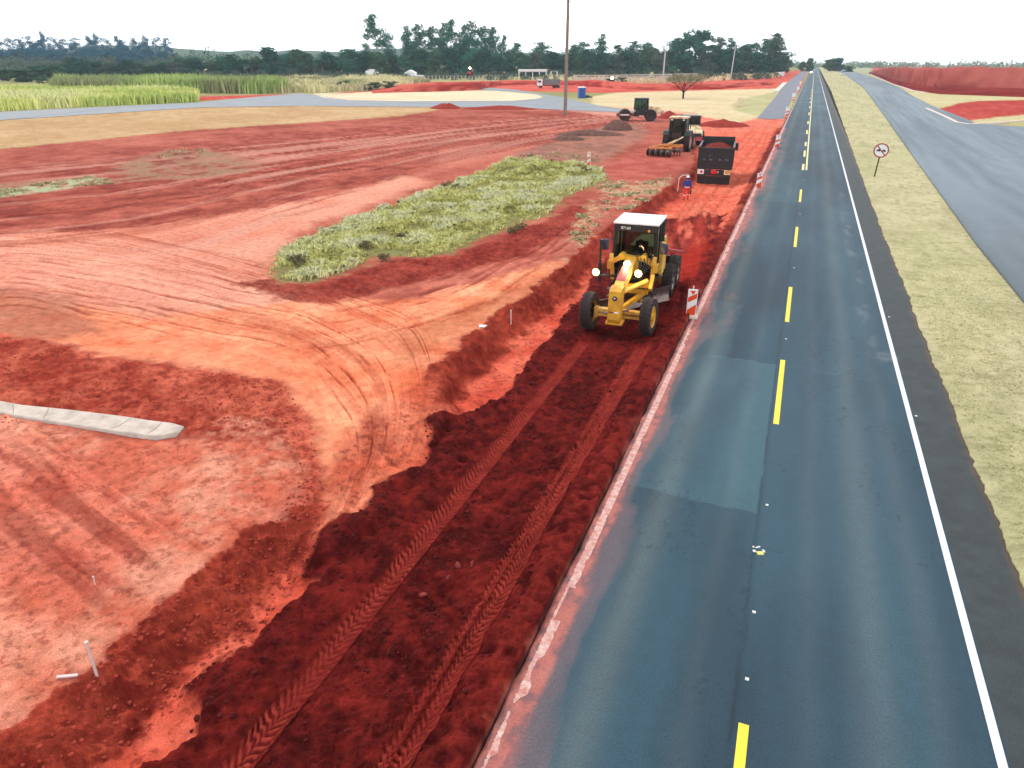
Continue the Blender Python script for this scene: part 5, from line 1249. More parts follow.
# ================================================================== vegetation
def proj(X, Y, Z):
    Fw = X * HX + Y * HY; Rt = X * RX + Y * RY; U = Z - CAM_H
    d = Fw * math.cos(TH) - U * math.sin(TH); up = Fw * math.sin(TH) + U * math.cos(TH)
    return 512 + F_PX * Rt / d, 384 - F_PX * up / d
def height_for(X, Y, ytop, z0=0.):
    lo, hi = z0, 90.
    for _ in range(30):
        m_ = (lo + hi) / 2
        if proj(X, Y, m_)[1] > ytop: lo = m_
        else: hi = m_
    return lo - z0
def leaf_mat(name, c, c2, sc=.35):
    return mat(name, alb(*c), .9, spec=.0, noise=.35, nscale=sc, col2=alb(*c2), detail=3)
M['leaf_euc'] = leaf_mat('eucalyptus_leaves', (24, 94, 82), (80, 142, 112), .28)
M['leaf_haze_blue'] = leaf_mat('haze_tinted_eucalyptus_leaves', (14, 96, 130), (50, 138, 168), .2)  # blue of the distance haze put into the leaf colour
M['leaf_dark'] = leaf_mat('dark_leaves', (12, 64, 58), (44, 110, 84), .3)
M['leaf_mid'] = leaf_mat('mid_green_leaves', (40, 86, 66), (92, 126, 90), .3)
M['leaf_grey'] = leaf_mat('grey_scrub_leaves', (62, 86, 80), (112, 124, 106), .3)
M['bark_pale'] = mat('pale_bark', alb(176, 170, 158), .9, spec=.1, noise=.3, nscale=1.5)
M['bark_dark'] = mat('dark_bark', alb(72, 44, 40), .9, spec=.1, noise=.3, nscale=2)
M['twig_grey'] = mat('grey_twigs', alb(150, 150, 150), .9, spec=.1)

def leaves_np(cl, n, s0, s1, rs, flat=.8):
    """cl: array of (x,y,z,r); n leaf clumps; returns verts, faces"""
    cl = np.asarray(cl, float); w_ = cl[:, 3] ** 2; w_ /= w_.sum(); k = rs.choice(len(cl), n, p=w_)
    d = rs.normal(size=(n, 3)); d /= np.linalg.norm(d, axis=1)[:, None]
    rad = rs.uniform(0, 1, n) ** .45
    P_ = cl[k, :3] + d * (cl[k, 3] * rad)[:, None] * np.array([1, 1, flat])
    a = rs.normal(size=(n, 3)); a /= np.linalg.norm(a, axis=1)[:, None]; b_ = np.cross(a, rs.normal(size=(n, 3))); b_ /= np.linalg.norm(b_, axis=1)[:, None]
    s = rs.uniform(s0, s1, n)[:, None]; t = s * rs.uniform(.5, .9, (n, 1))
    V = np.stack([P_ - a * s - b_ * t * .4, P_ - a * s * .1 - b_ * t, P_ + a * s + b_ * t * .3, P_ + b_ * t], 1).reshape(-1, 3)
    return V, np.arange(n * 4).reshape(n, 4)

protos = {}
def make_proto(kind, seed):
    """unit-height tree meshes (height 1, to be scaled): trunk mesh + crown mesh"""
    rs_ = np.random.RandomState(seed); rg = random.Random(seed); mb = MB()
    H_ = {'euc': 24., 'eucfar': 26., 'round': 13., 'broad': 20., 'scrub': 8.}[kind]
    cl = []
    if kind in ('euc', 'eucfar'):
        lean = (rg.uniform(-.8, .8), rg.uniform(-.8, .8)); top = (lean[0], lean[1], H_ * .95)
        mb.tube((0, 0, 0), (lean[0] * .5, lean[1] * .5, H_ * .5), .30, .2, 8); mb.tube((lean[0] * .5, lean[1] * .5, H_ * .5), top, .2, .06, 8)
        for i_ in range(22):
            t_ = .24 + .72 * i_ / 21; a = rg.uniform(0, 6.28); L_ = H_ * (.15 * (1.15 - t_) + .02) * rg.uniform(.3, 1.5)
            p = (lean[0] * t_, lean[1] * t_, H_ * t_ * .95); q = (p[0] + math.cos(a) * L_, p[1] + math.sin(a) * L_, p[2] + L_ * .55)
            mb.tube(p, q, .08, .03, 5); cl.append((*q, rg.uniform(1.3, 2.7) * (1.1 if t_ < .8 else .8)))
            if rg.random() < .8: cl.append((q[0] + rg.uniform(-1.4, 1.4), q[1] + rg.uniform(-1.4, 1.4), q[2] + rg.uniform(-.8, 1.2), rg.uniform(.5, 1.2)))
        cl.append((top[0], top[1], H_ * .96, .9)); n, s0, s1 = (3400 if rg.random() < .5 else 2000), .18, .44
    elif kind == 'round':
        mb.tube((0, 0, 0), (0, 0, H_ * .5), .3, .2, 8)
        for i_ in range(24):
            a = rg.uniform(0, 6.28); r_ = rg.uniform(0, 3.9); z = H_ * rg.uniform(.10, .84); r_ *= (1.05 - abs(z / H_ - .45) * 1.4)
            q = (r_ * math.cos(a), r_ * math.sin(a), z); mb.tube((0, 0, min(z * .8, H_ * .48)), q, .09, .03, 5); cl.append((*q, rg.uniform(1.3, 2.2)))
        n, s0, s1 = 2300, .25, .6
    elif kind == 'broad':
        mb.tube((0, 0, 0), (0, 0, H_ * .55), .45, .25, 8)
        for i_ in range(44):
            a = rg.uniform(0, 6.28); z = H_ * rg.uniform(.08, .93); r_ = rg.uniform(0, 6.2) * (1.2 - abs(z / H_ - .42) * 1.5)
            q = (r_ * math.cos(a), r_ * math.sin(a), z); mb.tube((0, 0, min(z * .75, H_ * .52)), q, .11, .03, 5); cl.append((*q, rg.uniform(1.1, 2.2)))
        n, s0, s1 = 3600, .26, .6
    else:
        for i_ in range(4): a = rg.uniform(0, 6.28); mb.tube((0, 0, 0), (1.3 * math.cos(a), 1.3 * math.sin(a), H_ * .7), .09, .03, 5)
        for i_ in range(12): a = rg.uniform(0, 6.28); r_ = rg.uniform(.3, 2.8); cl.append((r_ * math.cos(a), r_ * math.sin(a), H_ * rg.uniform(.2, .85), rg.uniform(.8, 1.5)))
        n, s0, s1 = 800, .2, .42
    V, F_ = leaves_np(cl, n, s0, s1, rs_)
    zt = V[:, 2].max()
    lm = {'euc': 'leaf_euc', 'eucfar': 'leaf_haze_blue', 'round': 'leaf_dark', 'broad': 'leaf_euc', 'scrub': 'leaf_grey'}[kind]
    root = bpy.data.objects.new('proto', None)
    tk = mb.build('trunk', M['bark_pale' if kind in ('euc', 'eucfar') else 'bark_dark'], root); cr_ = np_mesh('crown', V, F_, M[lm], root)
    wd = np.percentile(np.abs(V[:, :2]), 97) * 2
    return dict(trunk=tk.data, crown=cr_.data, objs=(root, tk, cr_), zt=zt, wd=wd)
ALT = {}
def proto(kind, k):
    if (kind, k) not in protos:
        d = make_proto(kind, hash((kind == 'euc', kind == 'round', kind == 'broad', kind == 'scrub', k)) % 1000 + k)
        for o in d['objs'][1:]: bpy.data.objects.remove(o)
        protos[(kind, k)] = d
    return protos[(kind, k)]
def plant_tree(name, kind, px, yb, yt, wpx, var, alt=None, label=None, group=None, cat='tree'):
    x, y = at(px, yb); pr_ = proto(kind, var); h = height_for(x, y, yt)
    D_ = math.hypot(x, y); s_z = h / pr_['zt']; sxy = (wpx * D_ / 781.) / pr_['wd'] if wpx else s_z
    t = thing(name, label, cat, (x, y, gheight(x, y) if D_ < 900 else 0), rnd.uniform(0, 6.28), group, scale=(sxy, sxy, s_z))
    o = link_mesh('trunk', pr_['trunk'], t); c_ = pr_['crown']
    if alt:
        if (kind, var, alt) not in ALT: ALT[(kind, var, alt)] = c_.copy(); ALT[(kind, var, alt)].materials[0] = M[alt]
        c_ = ALT[(kind, var, alt)]
    link_mesh('crown', c_, t); return t

ORD = ['', 'first', 'second', 'third', 'fourth', 'fifth', 'sixth', 'seventh', 'eighth', 'ninth', 'tenth', 'eleventh', 'twelfth', 'thirteenth', 'fourteenth', 'fifteenth', 'sixteenth', 'seventeenth', 'eighteenth', 'nineteenth', 'twentieth']
TENS = {2: 'twenty', 3: 'thirty', 4: 'forty', 5: 'fifty', 6: 'sixty'}
def ordn(n):
    if n <= 20: return ORD[n]
    return TENS[n // 10] + ('-' + ORD[n % 10] if n % 10 else '') if n % 10 else {30: 'thirtieth', 40: 'fortieth', 50: 'fiftieth', 60: 'sixtieth'}[n]
rt = random.Random(11)
def row(name, kind, items, desc, group, nvar=4, alts=(None,), cat='tree'):
    items = sorted(items, key=lambda q: q[0])
    for k, it in enumerate(items):
        px, yb, yt, wd = it[:4]; alt = it[4] if len(it) > 4 else alts[k % len(alts)]
        plant_tree(name, kind, px, yb, yt, wd, k % nvar, alt, desc % ordn(k + 1), group, cat)
# eucalyptus grove before the sky
row('eucalyptus_tree', 'euc', [(380, 77.5, 13, 27), (409, 77, 24, 19), (421, 77, 23, 20), (433, 76.5, 25, 22), (446, 77, 22, 22), (455, 77.5, 18, 20), (464, 77, 25, 20), (474, 77.5, 20, 22), (484, 77, 25, 20), (494, 77, 26, 22), (503, 76, 34, 12)],
    '%s eucalyptus from the left in the tall grove behind the red embankment', 'tall eucalyptus trees in the grove', 5)
row('eucalyptus_tree', 'euc', [(514, 76, 42, 20), (541, 76, 41, 26), (572, 76, 44, 20), (581, 76.5, 41, 20), (601, 77, 33, 22), (619, 76, 44, 22), (634, 75.5, 40, 24), (648, 75.5, 42, 24), (717, 75, 36, 22), (727, 75, 37, 20), (758, 75, 38, 26), (769, 75.5, 32, 30), (775, 74, 42, 18)],
    '%s tall thin tree from the left in the belt right of the eucalyptus grove', 'thin tall trees of the right hand belt', 5, (None, 'leaf_euc', 'leaf_mid'))
row('broad_tree', 'broad', [(676, 77, 37, 30), (693, 77, 28, 32), (745, 76, 42, 26)], '%s big broad dense tree from the left behind the pale concrete poles', 'broad dense trees behind the poles', 3)
row('dark_tree', 'round', [(185, 77, 58, 18, 'leaf_dark'), (197, 78, 57, 20, 'leaf_dark'), (214, 78, 60, 20, 'leaf_mid'), (226, 78, 55, 20), (240, 78, 54, 22), (257, 78, 57, 20), (272, 78, 46, 22), (287, 78, 52, 22), (302, 78, 47, 26, 'leaf_mid'), (318, 78, 60, 18, 'leaf_grey'), (331, 78, 52, 22), (350, 78, 48, 26), (365, 78, 50, 22), (379, 78, 50, 20), (394, 77, 52, 22), (406, 77.5, 56, 20), (420, 77.5, 50, 22), (436, 78, 50, 24), (452, 78, 46, 22), (468, 78, 48, 24), (484, 78, 48, 22), (497, 78, 56, 20, 'leaf_dark'), (510, 78, 56, 22, 'leaf_dark')],
    '%s round dark tree from the left in the belt behind the dry grass', 'round dark trees of the left belt', 5, (None, 'leaf_mid', None, 'leaf_euc'))
row('dark_tree', 'round', [(524, 77, 52, 20, 'leaf_mid'), (537, 77, 52, 22, 'leaf_grey'), (552, 77, 50, 22), (566, 77, 51, 20), (577, 77, 53, 20), (589, 77, 49, 20), (603, 77, 52, 22), (616, 77, 53, 20, 'leaf_grey'), (628, 77, 50, 22), (642, 77, 46, 22, 'leaf_mid'), (656, 77, 48, 22, 'leaf_grey'), (667, 77, 50, 22), (683, 77, 50, 24), (703, 77, 48, 22, 'leaf_grey'), (716, 77, 46, 22), (730, 77, 48, 20), (742, 76.5, 50, 22), (756, 76.5, 52, 20), (770, 75.5, 54, 18), (781, 74, 56, 12, 'leaf_mid'), (786, 73, 60, 8, 'leaf_grey')],
    '%s round tree from the left in the belt right of the eucalyptus grove', 'round trees of the right hand belt', 5, (None, 'leaf_mid', None))
row('dark_tree', 'round', [(8, 81, 68, 20, 'leaf_mid'), (24, 82, 68, 24, 'leaf_mid'), (40, 80, 65, 20), (54, 82, 64, 24, 'leaf_mid'), (72, 80, 66, 18), (82, 78.5, 57, 24), (98, 78, 61, 18), (113, 78, 62, 20, 'leaf_mid'), (129, 78, 59, 22), (147, 78, 62, 20, 'leaf_mid'), (165, 78, 62, 20), (176, 78, 61, 18, 'leaf_grey')],
    '%s low dark tree from the left behind the sugar cane', 'low dark trees behind the cane', 5)
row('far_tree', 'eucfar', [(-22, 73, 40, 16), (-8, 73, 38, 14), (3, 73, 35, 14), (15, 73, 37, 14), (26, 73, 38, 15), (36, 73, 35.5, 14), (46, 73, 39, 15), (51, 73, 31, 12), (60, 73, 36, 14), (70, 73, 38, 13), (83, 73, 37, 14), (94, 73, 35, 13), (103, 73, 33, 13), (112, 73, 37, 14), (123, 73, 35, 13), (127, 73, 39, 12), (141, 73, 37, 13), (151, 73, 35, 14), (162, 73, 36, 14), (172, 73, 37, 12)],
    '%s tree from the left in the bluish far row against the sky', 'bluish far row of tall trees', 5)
row('far_tree', 'round', [(-20 + 13.2 * i_, 73, 47 + (i_ * 7 % 5), 17, 'leaf_haze_blue') for i_ in range(15)], '%s low rounded tree from the left in the bluish far row', 'low trees under the bluish far row', 4)
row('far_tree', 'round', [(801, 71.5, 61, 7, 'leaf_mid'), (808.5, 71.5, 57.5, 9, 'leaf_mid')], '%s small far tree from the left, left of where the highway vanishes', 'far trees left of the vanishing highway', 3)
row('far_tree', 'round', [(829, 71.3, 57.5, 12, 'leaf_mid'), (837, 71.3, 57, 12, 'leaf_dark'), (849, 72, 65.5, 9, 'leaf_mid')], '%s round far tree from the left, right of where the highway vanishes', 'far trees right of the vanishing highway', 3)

def mass(name, label, cat, pts, m, n_per, s0, s1, seed):
    rs_ = np.random.RandomState(seed); V, F_ = leaves_np(pts, n_per * len(pts), s0, s1, rs_)
    o = np_mesh(name, V, F_, m); tag(o, label, cat, kind='stuff'); return o
def cloud(px0, px1, yb0, yb1, yt0, yt1, n, r0, r1, seed):
    rg = random.Random(seed); o = []
    for _ in range(n):
        px = rg.uniform(px0, px1); yb = rg.uniform(yb0, yb1); x, y = at(px, yb); h = height_for(x, y, rg.uniform(yt0, yt1)) * rg.uniform(.3, 1.)
        o.append((x, y, max(.5, h), rg.uniform(r0, r1)))
    return o
mass('distant_woodland', 'hazy mixed woodland filling the land between the cane and the far blue row', 'woodland', cloud(-60, 185, 70, 77, 58, 64, 420, 3, 6, 1), M['leaf_grey'], 34, .5, 1.1, 1)
mass('distant_woodland', 'hazy dark woodland behind the belt of trees in the middle distance', 'woodland', cloud(175, 790, 70.5, 74, 54, 60, 520, 3, 6.5, 2), M['leaf_mid'], 34, .5, 1.1, 2)
mass('undergrowth', 'greyish scrub and bushes at the foot of the tree belts', 'scrub', cloud(185, 780, 78, 80.5, 72, 77, 420, 1.2, 2.6, 3), M['leaf_grey'], 44, .25, .55, 3)
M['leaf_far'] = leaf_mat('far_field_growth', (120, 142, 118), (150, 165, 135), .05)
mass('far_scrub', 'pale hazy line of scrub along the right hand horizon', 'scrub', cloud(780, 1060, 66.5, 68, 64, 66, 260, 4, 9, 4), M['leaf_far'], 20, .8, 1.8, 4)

# bushes one can count in the dry grass
row('bush', 'scrub', [(331, 90.5, 83, 14, 'leaf_dark'), (345, 89.5, 80, 14, 'leaf_mid'), (372, 90.5, 82, 16, 'leaf_mid'), (388, 91, 81, 16, 'leaf_mid'), (43, 87, 77, 12, 'leaf_mid'), (620, 84, 77, 12), (610, 84.5, 78, 9)], '%s bush from the left among the dry growth beyond the side road', 'bushes beyond the side road', 3, (None,), 'bush')

# ---- blades: cane, dry grass, the grass island
def blades(name, label, cat, XY, Z0, H_, Wd, lean, cols, m, seed, per=1, kind='stuff', bend=.35, bright=1.9):
    rs_ = np.random.RandomState(seed); n = len(XY) * per
    P_ = np.repeat(np.asarray(XY, float), per, 0); z0 = np.repeat(Z0, per); h = np.repeat(H_, per) * rs_.uniform(.6, 1.15, n); w_ = np.repeat(Wd, per) * rs_.uniform(.6, 1.3, n)
    a = rs_.uniform(0, 6.28, n); ln = h * lean * rs_.uniform(.3, 1.3, n); dx, dy = np.cos(a), np.sin(a); b_ = rs_.uniform(0, 6.28, n); ux, uy = np.cos(b_) * w_ / 2, np.sin(b_) * w_ / 2
    P_ = P_ + rs_.normal(size=(n, 2)) * (np.repeat(Wd, per) * .8)[:, None]
    V = np.empty((n, 5, 3))
    V[:, 0] = np.stack([P_[:, 0] - ux, P_[:, 1] - uy, z0], 1); V[:, 1] = np.stack([P_[:, 0] + ux, P_[:, 1] + uy, z0], 1)
    V[:, 2] = np.stack([P_[:, 0] + ux * .8 + dx * ln * .35, P_[:, 1] + uy * .8 + dy * ln * .35, z0 + h * .65], 1); V[:, 4] = np.stack([P_[:, 0] - ux * .8 + dx * ln * .35, P_[:, 1] - uy * .8 + dy * ln * .35, z0 + h * .65], 1)
    V[:, 3] = np.stack([P_[:, 0] + dx * ln, P_[:, 1] + dy * ln, z0 + h * (1 - bend * rs_.uniform(0, 1, n))], 1)
    c = np.minimum(np.repeat(cols, per, 0) * bright, .8) * rs_.uniform(.75, 1.25, (n, 1)); c = np.repeat(c, 5, 0)
    o = np_mesh(name, V.reshape(-1, 3), np.arange(n * 5).reshape(n, 5), m, colors=c)
    tag(o, label, cat, kind=kind); return o
M['blade'] = mat('grass_blades', (1, 1, 1), .7, spec=.2, attr='Col')
def fill(poly, n, seed):
    P_ = np.array(poly); rs_ = np.random.RandomState(seed); out = []
    while len(out) < n:
        X_ = rs_.uniform(P_[:, 0].min(), P_[:, 0].max(), n); Y_ = rs_.uniform(P_[:, 1].min(), P_[:, 1].max(), n)
        k = sdist(X_.astype(np.float32), Y_.astype(np.float32), poly) > 0; out += list(zip(X_[k], Y_[k]))
    return np.array(out[:n])
def mixc(f, *cs):
    cs = np.array([alb(*c) for c in cs]); f = np.clip(f, 0, .9999) * (len(cs) - 1); i_ = f.astype(int); t = (f - i_)[:, None]; return cs[i_] * (1 - t) + cs[i_ + 1] * t
# cane
f1 = W([(-180, 125), (0, 111.5), (70, 107.5), (130, 105), (197, 102.2), (199, 95.5), (150, 92), (60, 91), (-180, 98)])
XY = fill(f1, 26000, 5); nn_ = fbm(XY[:, 0] * .08, XY[:, 1] * .08, 3, 801)
blades('sugar_cane_field', 'bright yellow green sugar cane standing beside the side road at far left', 'cane field', XY, np.zeros(len(XY)), np.full(len(XY), 2.5) + (nn_ - .5) * .9, np.full(len(XY), .28), .3, mixc(contrast(nn_, .35, .65), (160, 172, 96), (194, 200, 122), (208, 210, 142)), M['blade'], 6, 2)
f2 = W([(52, 92.5), (100, 93), (200, 93.2), (262, 94), (290, 92.5), (270, 88), (200, 86.5), (60, 87)])
XY = fill(f2, 11000, 7); nn_ = fbm(XY[:, 0] * .06, XY[:, 1] * .06, 3, 811)
blades('sugar_cane_field', 'taller darker green cane standing behind the bright cane', 'cane field', XY, np.zeros(len(XY)), np.full(len(XY), 4.6) + (nn_ - .5) * 1.4, np.full(len(XY), .45), .25, mixc(contrast(nn_, .35, .65), (128, 130, 92), (128, 146, 84), (154, 168, 100)), M['blade'], 8, 2)
# dry growth
f3 = W([(186, 92.5), (262, 93.5), (330, 92.3), (390, 89.6), (430, 85), (420, 79), (300, 80), (190, 83)])
XY = fill(f3, 12000, 9); nn_ = fbm(XY[:, 0] * .07, XY[:, 1] * .07, 4, 821)
blades('dry_grass', 'tall dry straw coloured grass and reeds behind the side road', 'dry grass', XY, np.zeros(len(XY)), 1.2 + 2.6 * nn_, np.full(len(XY), .4), .3, mixc(contrast(nn_, .36, .64), (110, 120, 90), (160, 152, 112), (196, 186, 146)), M['blade'], 10, 2)
f4 = W([(480, 80), (560, 80), (640, 84), (700, 82), (780, 77), (780, 75), (640, 78), (480, 77)])
XY = fill(f4, 6000, 11); nn_ = fbm(XY[:, 0] * .07, XY[:, 1] * .07, 4, 831)
blades('dry_grass', 'pale dry grass at the foot of the right hand tree belt', 'dry grass', XY, np.zeros(len(XY)), .8 + 2.2 * nn_, np.full(len(XY), .5), .3, mixc(nn_, (150, 142, 112), (200, 190, 155)), M['blade'], 12, 2)
# grass island
XY = fill(GRASS, 34000, 13); nn_ = fbm(XY[:, 0] * .7, XY[:, 1] * .7, 4, 841, .6); n2_ = fbm(XY[:, 0] * .18, XY[:, 1] * .18, 3, 842)
sd_g = sdist(XY[:, 0].astype(np.float32), XY[:, 1].astype(np.float32), GRASS); k = ((nn_ + .1 * (n2_ - .5)) > .33) & (np.random.RandomState(8).uniform(0, 1, len(XY)) < .12 + sstep(.0, 1.5, sd_g + (nn_ - .5) * 5.)) & ~((XY[:, 1] > 50) & (np.random.RandomState(9).uniform(0, 1, len(XY)) < .35)); XY = XY[k]; nn_ = nn_[k]; n2_ = n2_[k]
Z0 = np.array([gheight(a, b) for a, b in XY]) - .02
hh = .10 + .38 * contrast(nn_, .36, .66)
cc = mixc(contrast(nn_ * .65 + n2_ * .35, .36, .62), (138, 136, 86), (176, 174, 108), (196, 192, 134), (208, 204, 156))
blades('grass_patch', 'island of pale green and straw coloured long grass in the red earth', 'grass', XY, Z0, hh, np.full(len(XY), .032), .75, cc, M['blade'], 14, 6, bend=.5, bright=1.95)
rs_ = np.random.RandomState(77); dk = []
for px, py, r_ in ((521, 230, 5), (512, 233, 4), (440, 228, 3), (450, 186, 5), (455, 188, 3), (297, 262, 4), (300, 266, 3), (366, 248, 4), (400, 240, 3), (385, 260, 4), (525, 158, 7), (545, 163, 6), (575, 170, 6), (590, 172, 5), (512, 162, 4)):
    x, y = at(px, py); m_ = r_ * math.hypot(x, y) / 781
    for _ in range(7): dk.append((x + rs_.normal() * m_ * .7, y + rs_.normal() * m_ * 1.2, gheight(x, y) + .2, .10 + rs_.uniform(0, .16)))
M['weed'] = leaf_mat('dark_weeds', (104, 98, 72), (140, 132, 98), 3.)
mass('dark_weeds', 'darker tangled weeds scattered through the pale grass island', 'weeds', dk, M['weed'], 20, .03, .09, 5)
tf = []
for poly, n in (([(596, 192), (604, 182), (640, 181), (672, 176), (668, 184), (646, 202), (624, 212), (606, 204)], 2600), ([(570, 236), (578, 212), (592, 200), (612, 206), (596, 228), (580, 246)], 900), ([(-40, 202), (0, 190), (90, 176), (108, 178), (112, 184), (60, 188), (0, 198)], 1500), ([(160, 158), (170, 148), (205, 149), (205, 153)], 260), ([(520, 156), (560, 150), (600, 156), (600, 166), (560, 160)], 500)):
    a_ = fill(W(poly), n, n); kk = fbm(a_[:, 0] * .9, a_[:, 1] * .9, 3, 851) > .54; tf.append(a_[kk])
XY = np.vstack(tf); Z0 = np.array([gheight(a, b) for a, b in XY]) - .02; nn_ = vnoise(XY[:, 0] * 2, XY[:, 1] * 2, 5)
blades('dead_grass', 'flattened dead straw and scraps of dry grass scattered on the red earth', 'dead grass', XY, Z0, .08 + .2 * nn_, np.full(len(XY), .09), 1.1, mixc(nn_, (150, 146, 104), (196, 188, 140), (216, 208, 168)), M['blade'], 15, 2, bend=.8, bright=1.1)
# mown verge tufts near the camera
XY = np.stack([np.random.RandomState(4).uniform(5.3, 9.25, 13000), np.random.RandomState(5).uniform(10, 60, 13000) ** 1.0], 1); nn_ = fbm(XY[:, 0] * .6, XY[:, 1] * .6, 3, 861)
k = XY[:, 0] > verge_l(XY[:, 1]) + .08; XY = XY[k]; nn_ = nn_[k]
blades('verge_grass', 'short mown straw green grass of the verge between the two carriageways', 'grass', XY, np.full(len(XY), .02), (.02 + .04 * nn_) * np.clip((62 - XY[:, 1]) / 30, .15, 1), np.full(len(XY), .05), 1.1, mixc(contrast(nn_, .35, .65), (158, 162, 110), (192, 186, 134), (212, 204, 156)), M['blade'], 16, 2, bend=.7, bright=1.25)

# bare little trees
def bare_tree(name, label, px, yb, yt, wpx, seed, m_t, leaf=None, nleaf=500, trunk_r=.16):
    x, y = at(px, yb); h = height_for(x, y, yt); D_ = math.hypot(x, y); W_ = wpx * D_ / 781 / 2; rg = random.Random(seed)
    t = thing(name, label, 'tree', (x, y, 0), 0); mb = MB(); tips = []
    def br(p, d, L_, r_, dep):
        q = p + d * L_; mb.tube(p, q, r_, r_ * .65, 6)
        if dep == 0: tips.append((*q, .5)); return
        for _ in range(3 if dep > 1 else 2 + (rg.random() < .5)):
            nd = (d + Vector((rg.uniform(-1, 1), rg.uniform(-1, 1), rg.uniform(-.25, .5))) * .75).normalized(); br(q, nd, L_ * rg.uniform(.62, .85), r_ * .6, dep - 1)
    tr0 = h * .22; mb.tube((0, 0, -.2), (0, 0, tr0), trunk_r * 1.25, trunk_r, 8)
    for k_ in range(4):
        a = k_ * 1.57 + rg.uniform(-.3, .3); br(Vector((0, 0, tr0)), Vector((math.cos(a) * .7, math.sin(a) * .7, .9)).normalized(), h * .26, trunk_r * .7, 4)
    bm_ = mb.bm; mx_ = max(v.co.z for v in bm_.verts); mw = max(abs(v.co.x) for v in bm_.verts)
    S_ = Matrix.Diagonal((W_ / mw, W_ / mw, h / mx_, 1)); bmesh.ops.transform(bm_, matrix=S_, verts=bm_.verts); mb.build('trunk', m_t, t)
    if leaf:
        tp = np.array(tips); tp[:, :2] *= W_ / mw; tp[:, 2] *= h / mx_; tp[:, 3] = .75; V, F_ = leaves_np(tp, nleaf, .08, .2, np.random.RandomState(seed)); np_mesh('crown', V, F_, leaf, t)
    return t
M['leaf_olive'] = leaf_mat('sparse_olive_leaves', (132, 128, 104), (168, 158, 130), 1.)
bare_tree('small_tree', 'small sparse tree with dark trunk standing alone on the straw field', 683, 98.5, 74, 36, 3, M['bark_dark'], M['leaf_olive'], 1900, .15)
bare_tree('small_tree', 'thin spindly sapling on the red ground right of the lone sparse tree', 701, 87, 74, 14, 5, M['bark_dark'], M['leaf_olive'], 260, .08)
bare_tree('bare_tree', 'tall leafless grey tree behind the left pale concrete pole', 665, 76.5, 37.5, 26, 8, M['twig_grey'], None, 0, .42)

# ================================================================== banks and heaps
def bank_mesh(name, label, px, hs, slope, back, c1, c2, seed, kind='structure', rough_=.35):
    base = W(px); s = [0]
    for a, b in zip(base, base[1:]): s.append(s[-1] + math.dist(a, b))
    n = int(s[-1] / 1.2) + 2; u = np.linspace(0, s[-1], n)
    bx = np.interp(u, s, [p[0] for p in base]); by = np.interp(u, s, [p[1] for p in base]); hh_ = np.interp(u, s, hs)
    d = np.hypot(bx, by); nx_, ny_ = bx / d, by / d
    prof = [(-.5, -.3), (0, 0), (.12, .22), (.3, .45), (.5, .66), (.75, .9), (1., 1.), (1.2, 1.03)] + [(1.2 + back * q, 1.0 * (1 - q ** 2)) for q in (.1, .25, .4, .6, .8, 1.)]
    V = []; Cc = []
    P1 = np.array(alb(*c1)); P2 = np.array(alb(*c2))
    for i_ in range(n):
        for k_, (q, z) in enumerate(prof):
            nz = float(vnoise(np.array([u[i_] * .35]), np.array([k_ * .9]), seed)[0]) - .5; nz2 = float(vnoise(np.array([u[i_] * .07]), np.array([k_ * .2]), seed + 3)[0]) - .5
            off = q * slope + nz * slope * .45 if q > 0 else q * slope
            V.append((bx[i_] + nx_[i_] * off, by[i_] + ny_[i_] * off, z * hh_[i_] * (1 + nz2 * .25) + (nz * rough_ * hh_[i_] * .3 if z > 0 else -.05)))
            f_ = np.clip(.5 + nz * 1.9 + nz2 * 1.6 + (z - .5) * .35, 0, 1); Cc.append(P1 * (1 - f_) + P2 * f_)
    m_ = len(prof); a = np.arange(n - 1)[:, None] * m_; b = np.arange(m_ - 1)[None, :]
    F_ = np.stack([a + b, a + m_ + b, a + m_ + b + 1, a + b + 1], -1).reshape(-1, 4)
    o = np_mesh(name, V, F_, M['ground'], smooth=True, colors=np.array(Cc))
    if kind: o['kind'] = kind
    else: pass
    return o
bank_mesh('red_embankment', '', [(372, 93.2), (400, 92.4), (440, 91.6), (476, 90.4), (500, 85.5), (560, 84.5), (596, 87), (640, 90.3), (720, 89), (775, 84)], [.05, 1.6, 2.5, 2.3, 1.3, 1.0, 1.9, 1.6, 1.0, .1], 4.5, 12., (160, 48, 42), (214, 104, 88), 31)
bank_mesh('soil_mound', '', [(869, 73.5), (880, 78.5), (893, 84.2), (912, 90.3), (940, 94.2), (1024, 97.2), (1200, 105)], [.6, 1.8, 1.6, 1.6, 1.7, 1.9, 2.], 4., 3., (112, 34, 36), (140, 48, 46), 37)
bank_mesh('soil_mound', '', [(868.5, 73.2), (878, 76), (889, 80.4), (906, 85.5), (940, 89.5), (1024, 92.5), (1200, 99)], [.4, 3.6, 5.6, 6.0, 6.2, 6.4, 6.], 12., 4., (148, 66, 58), (172, 88, 78), 41)

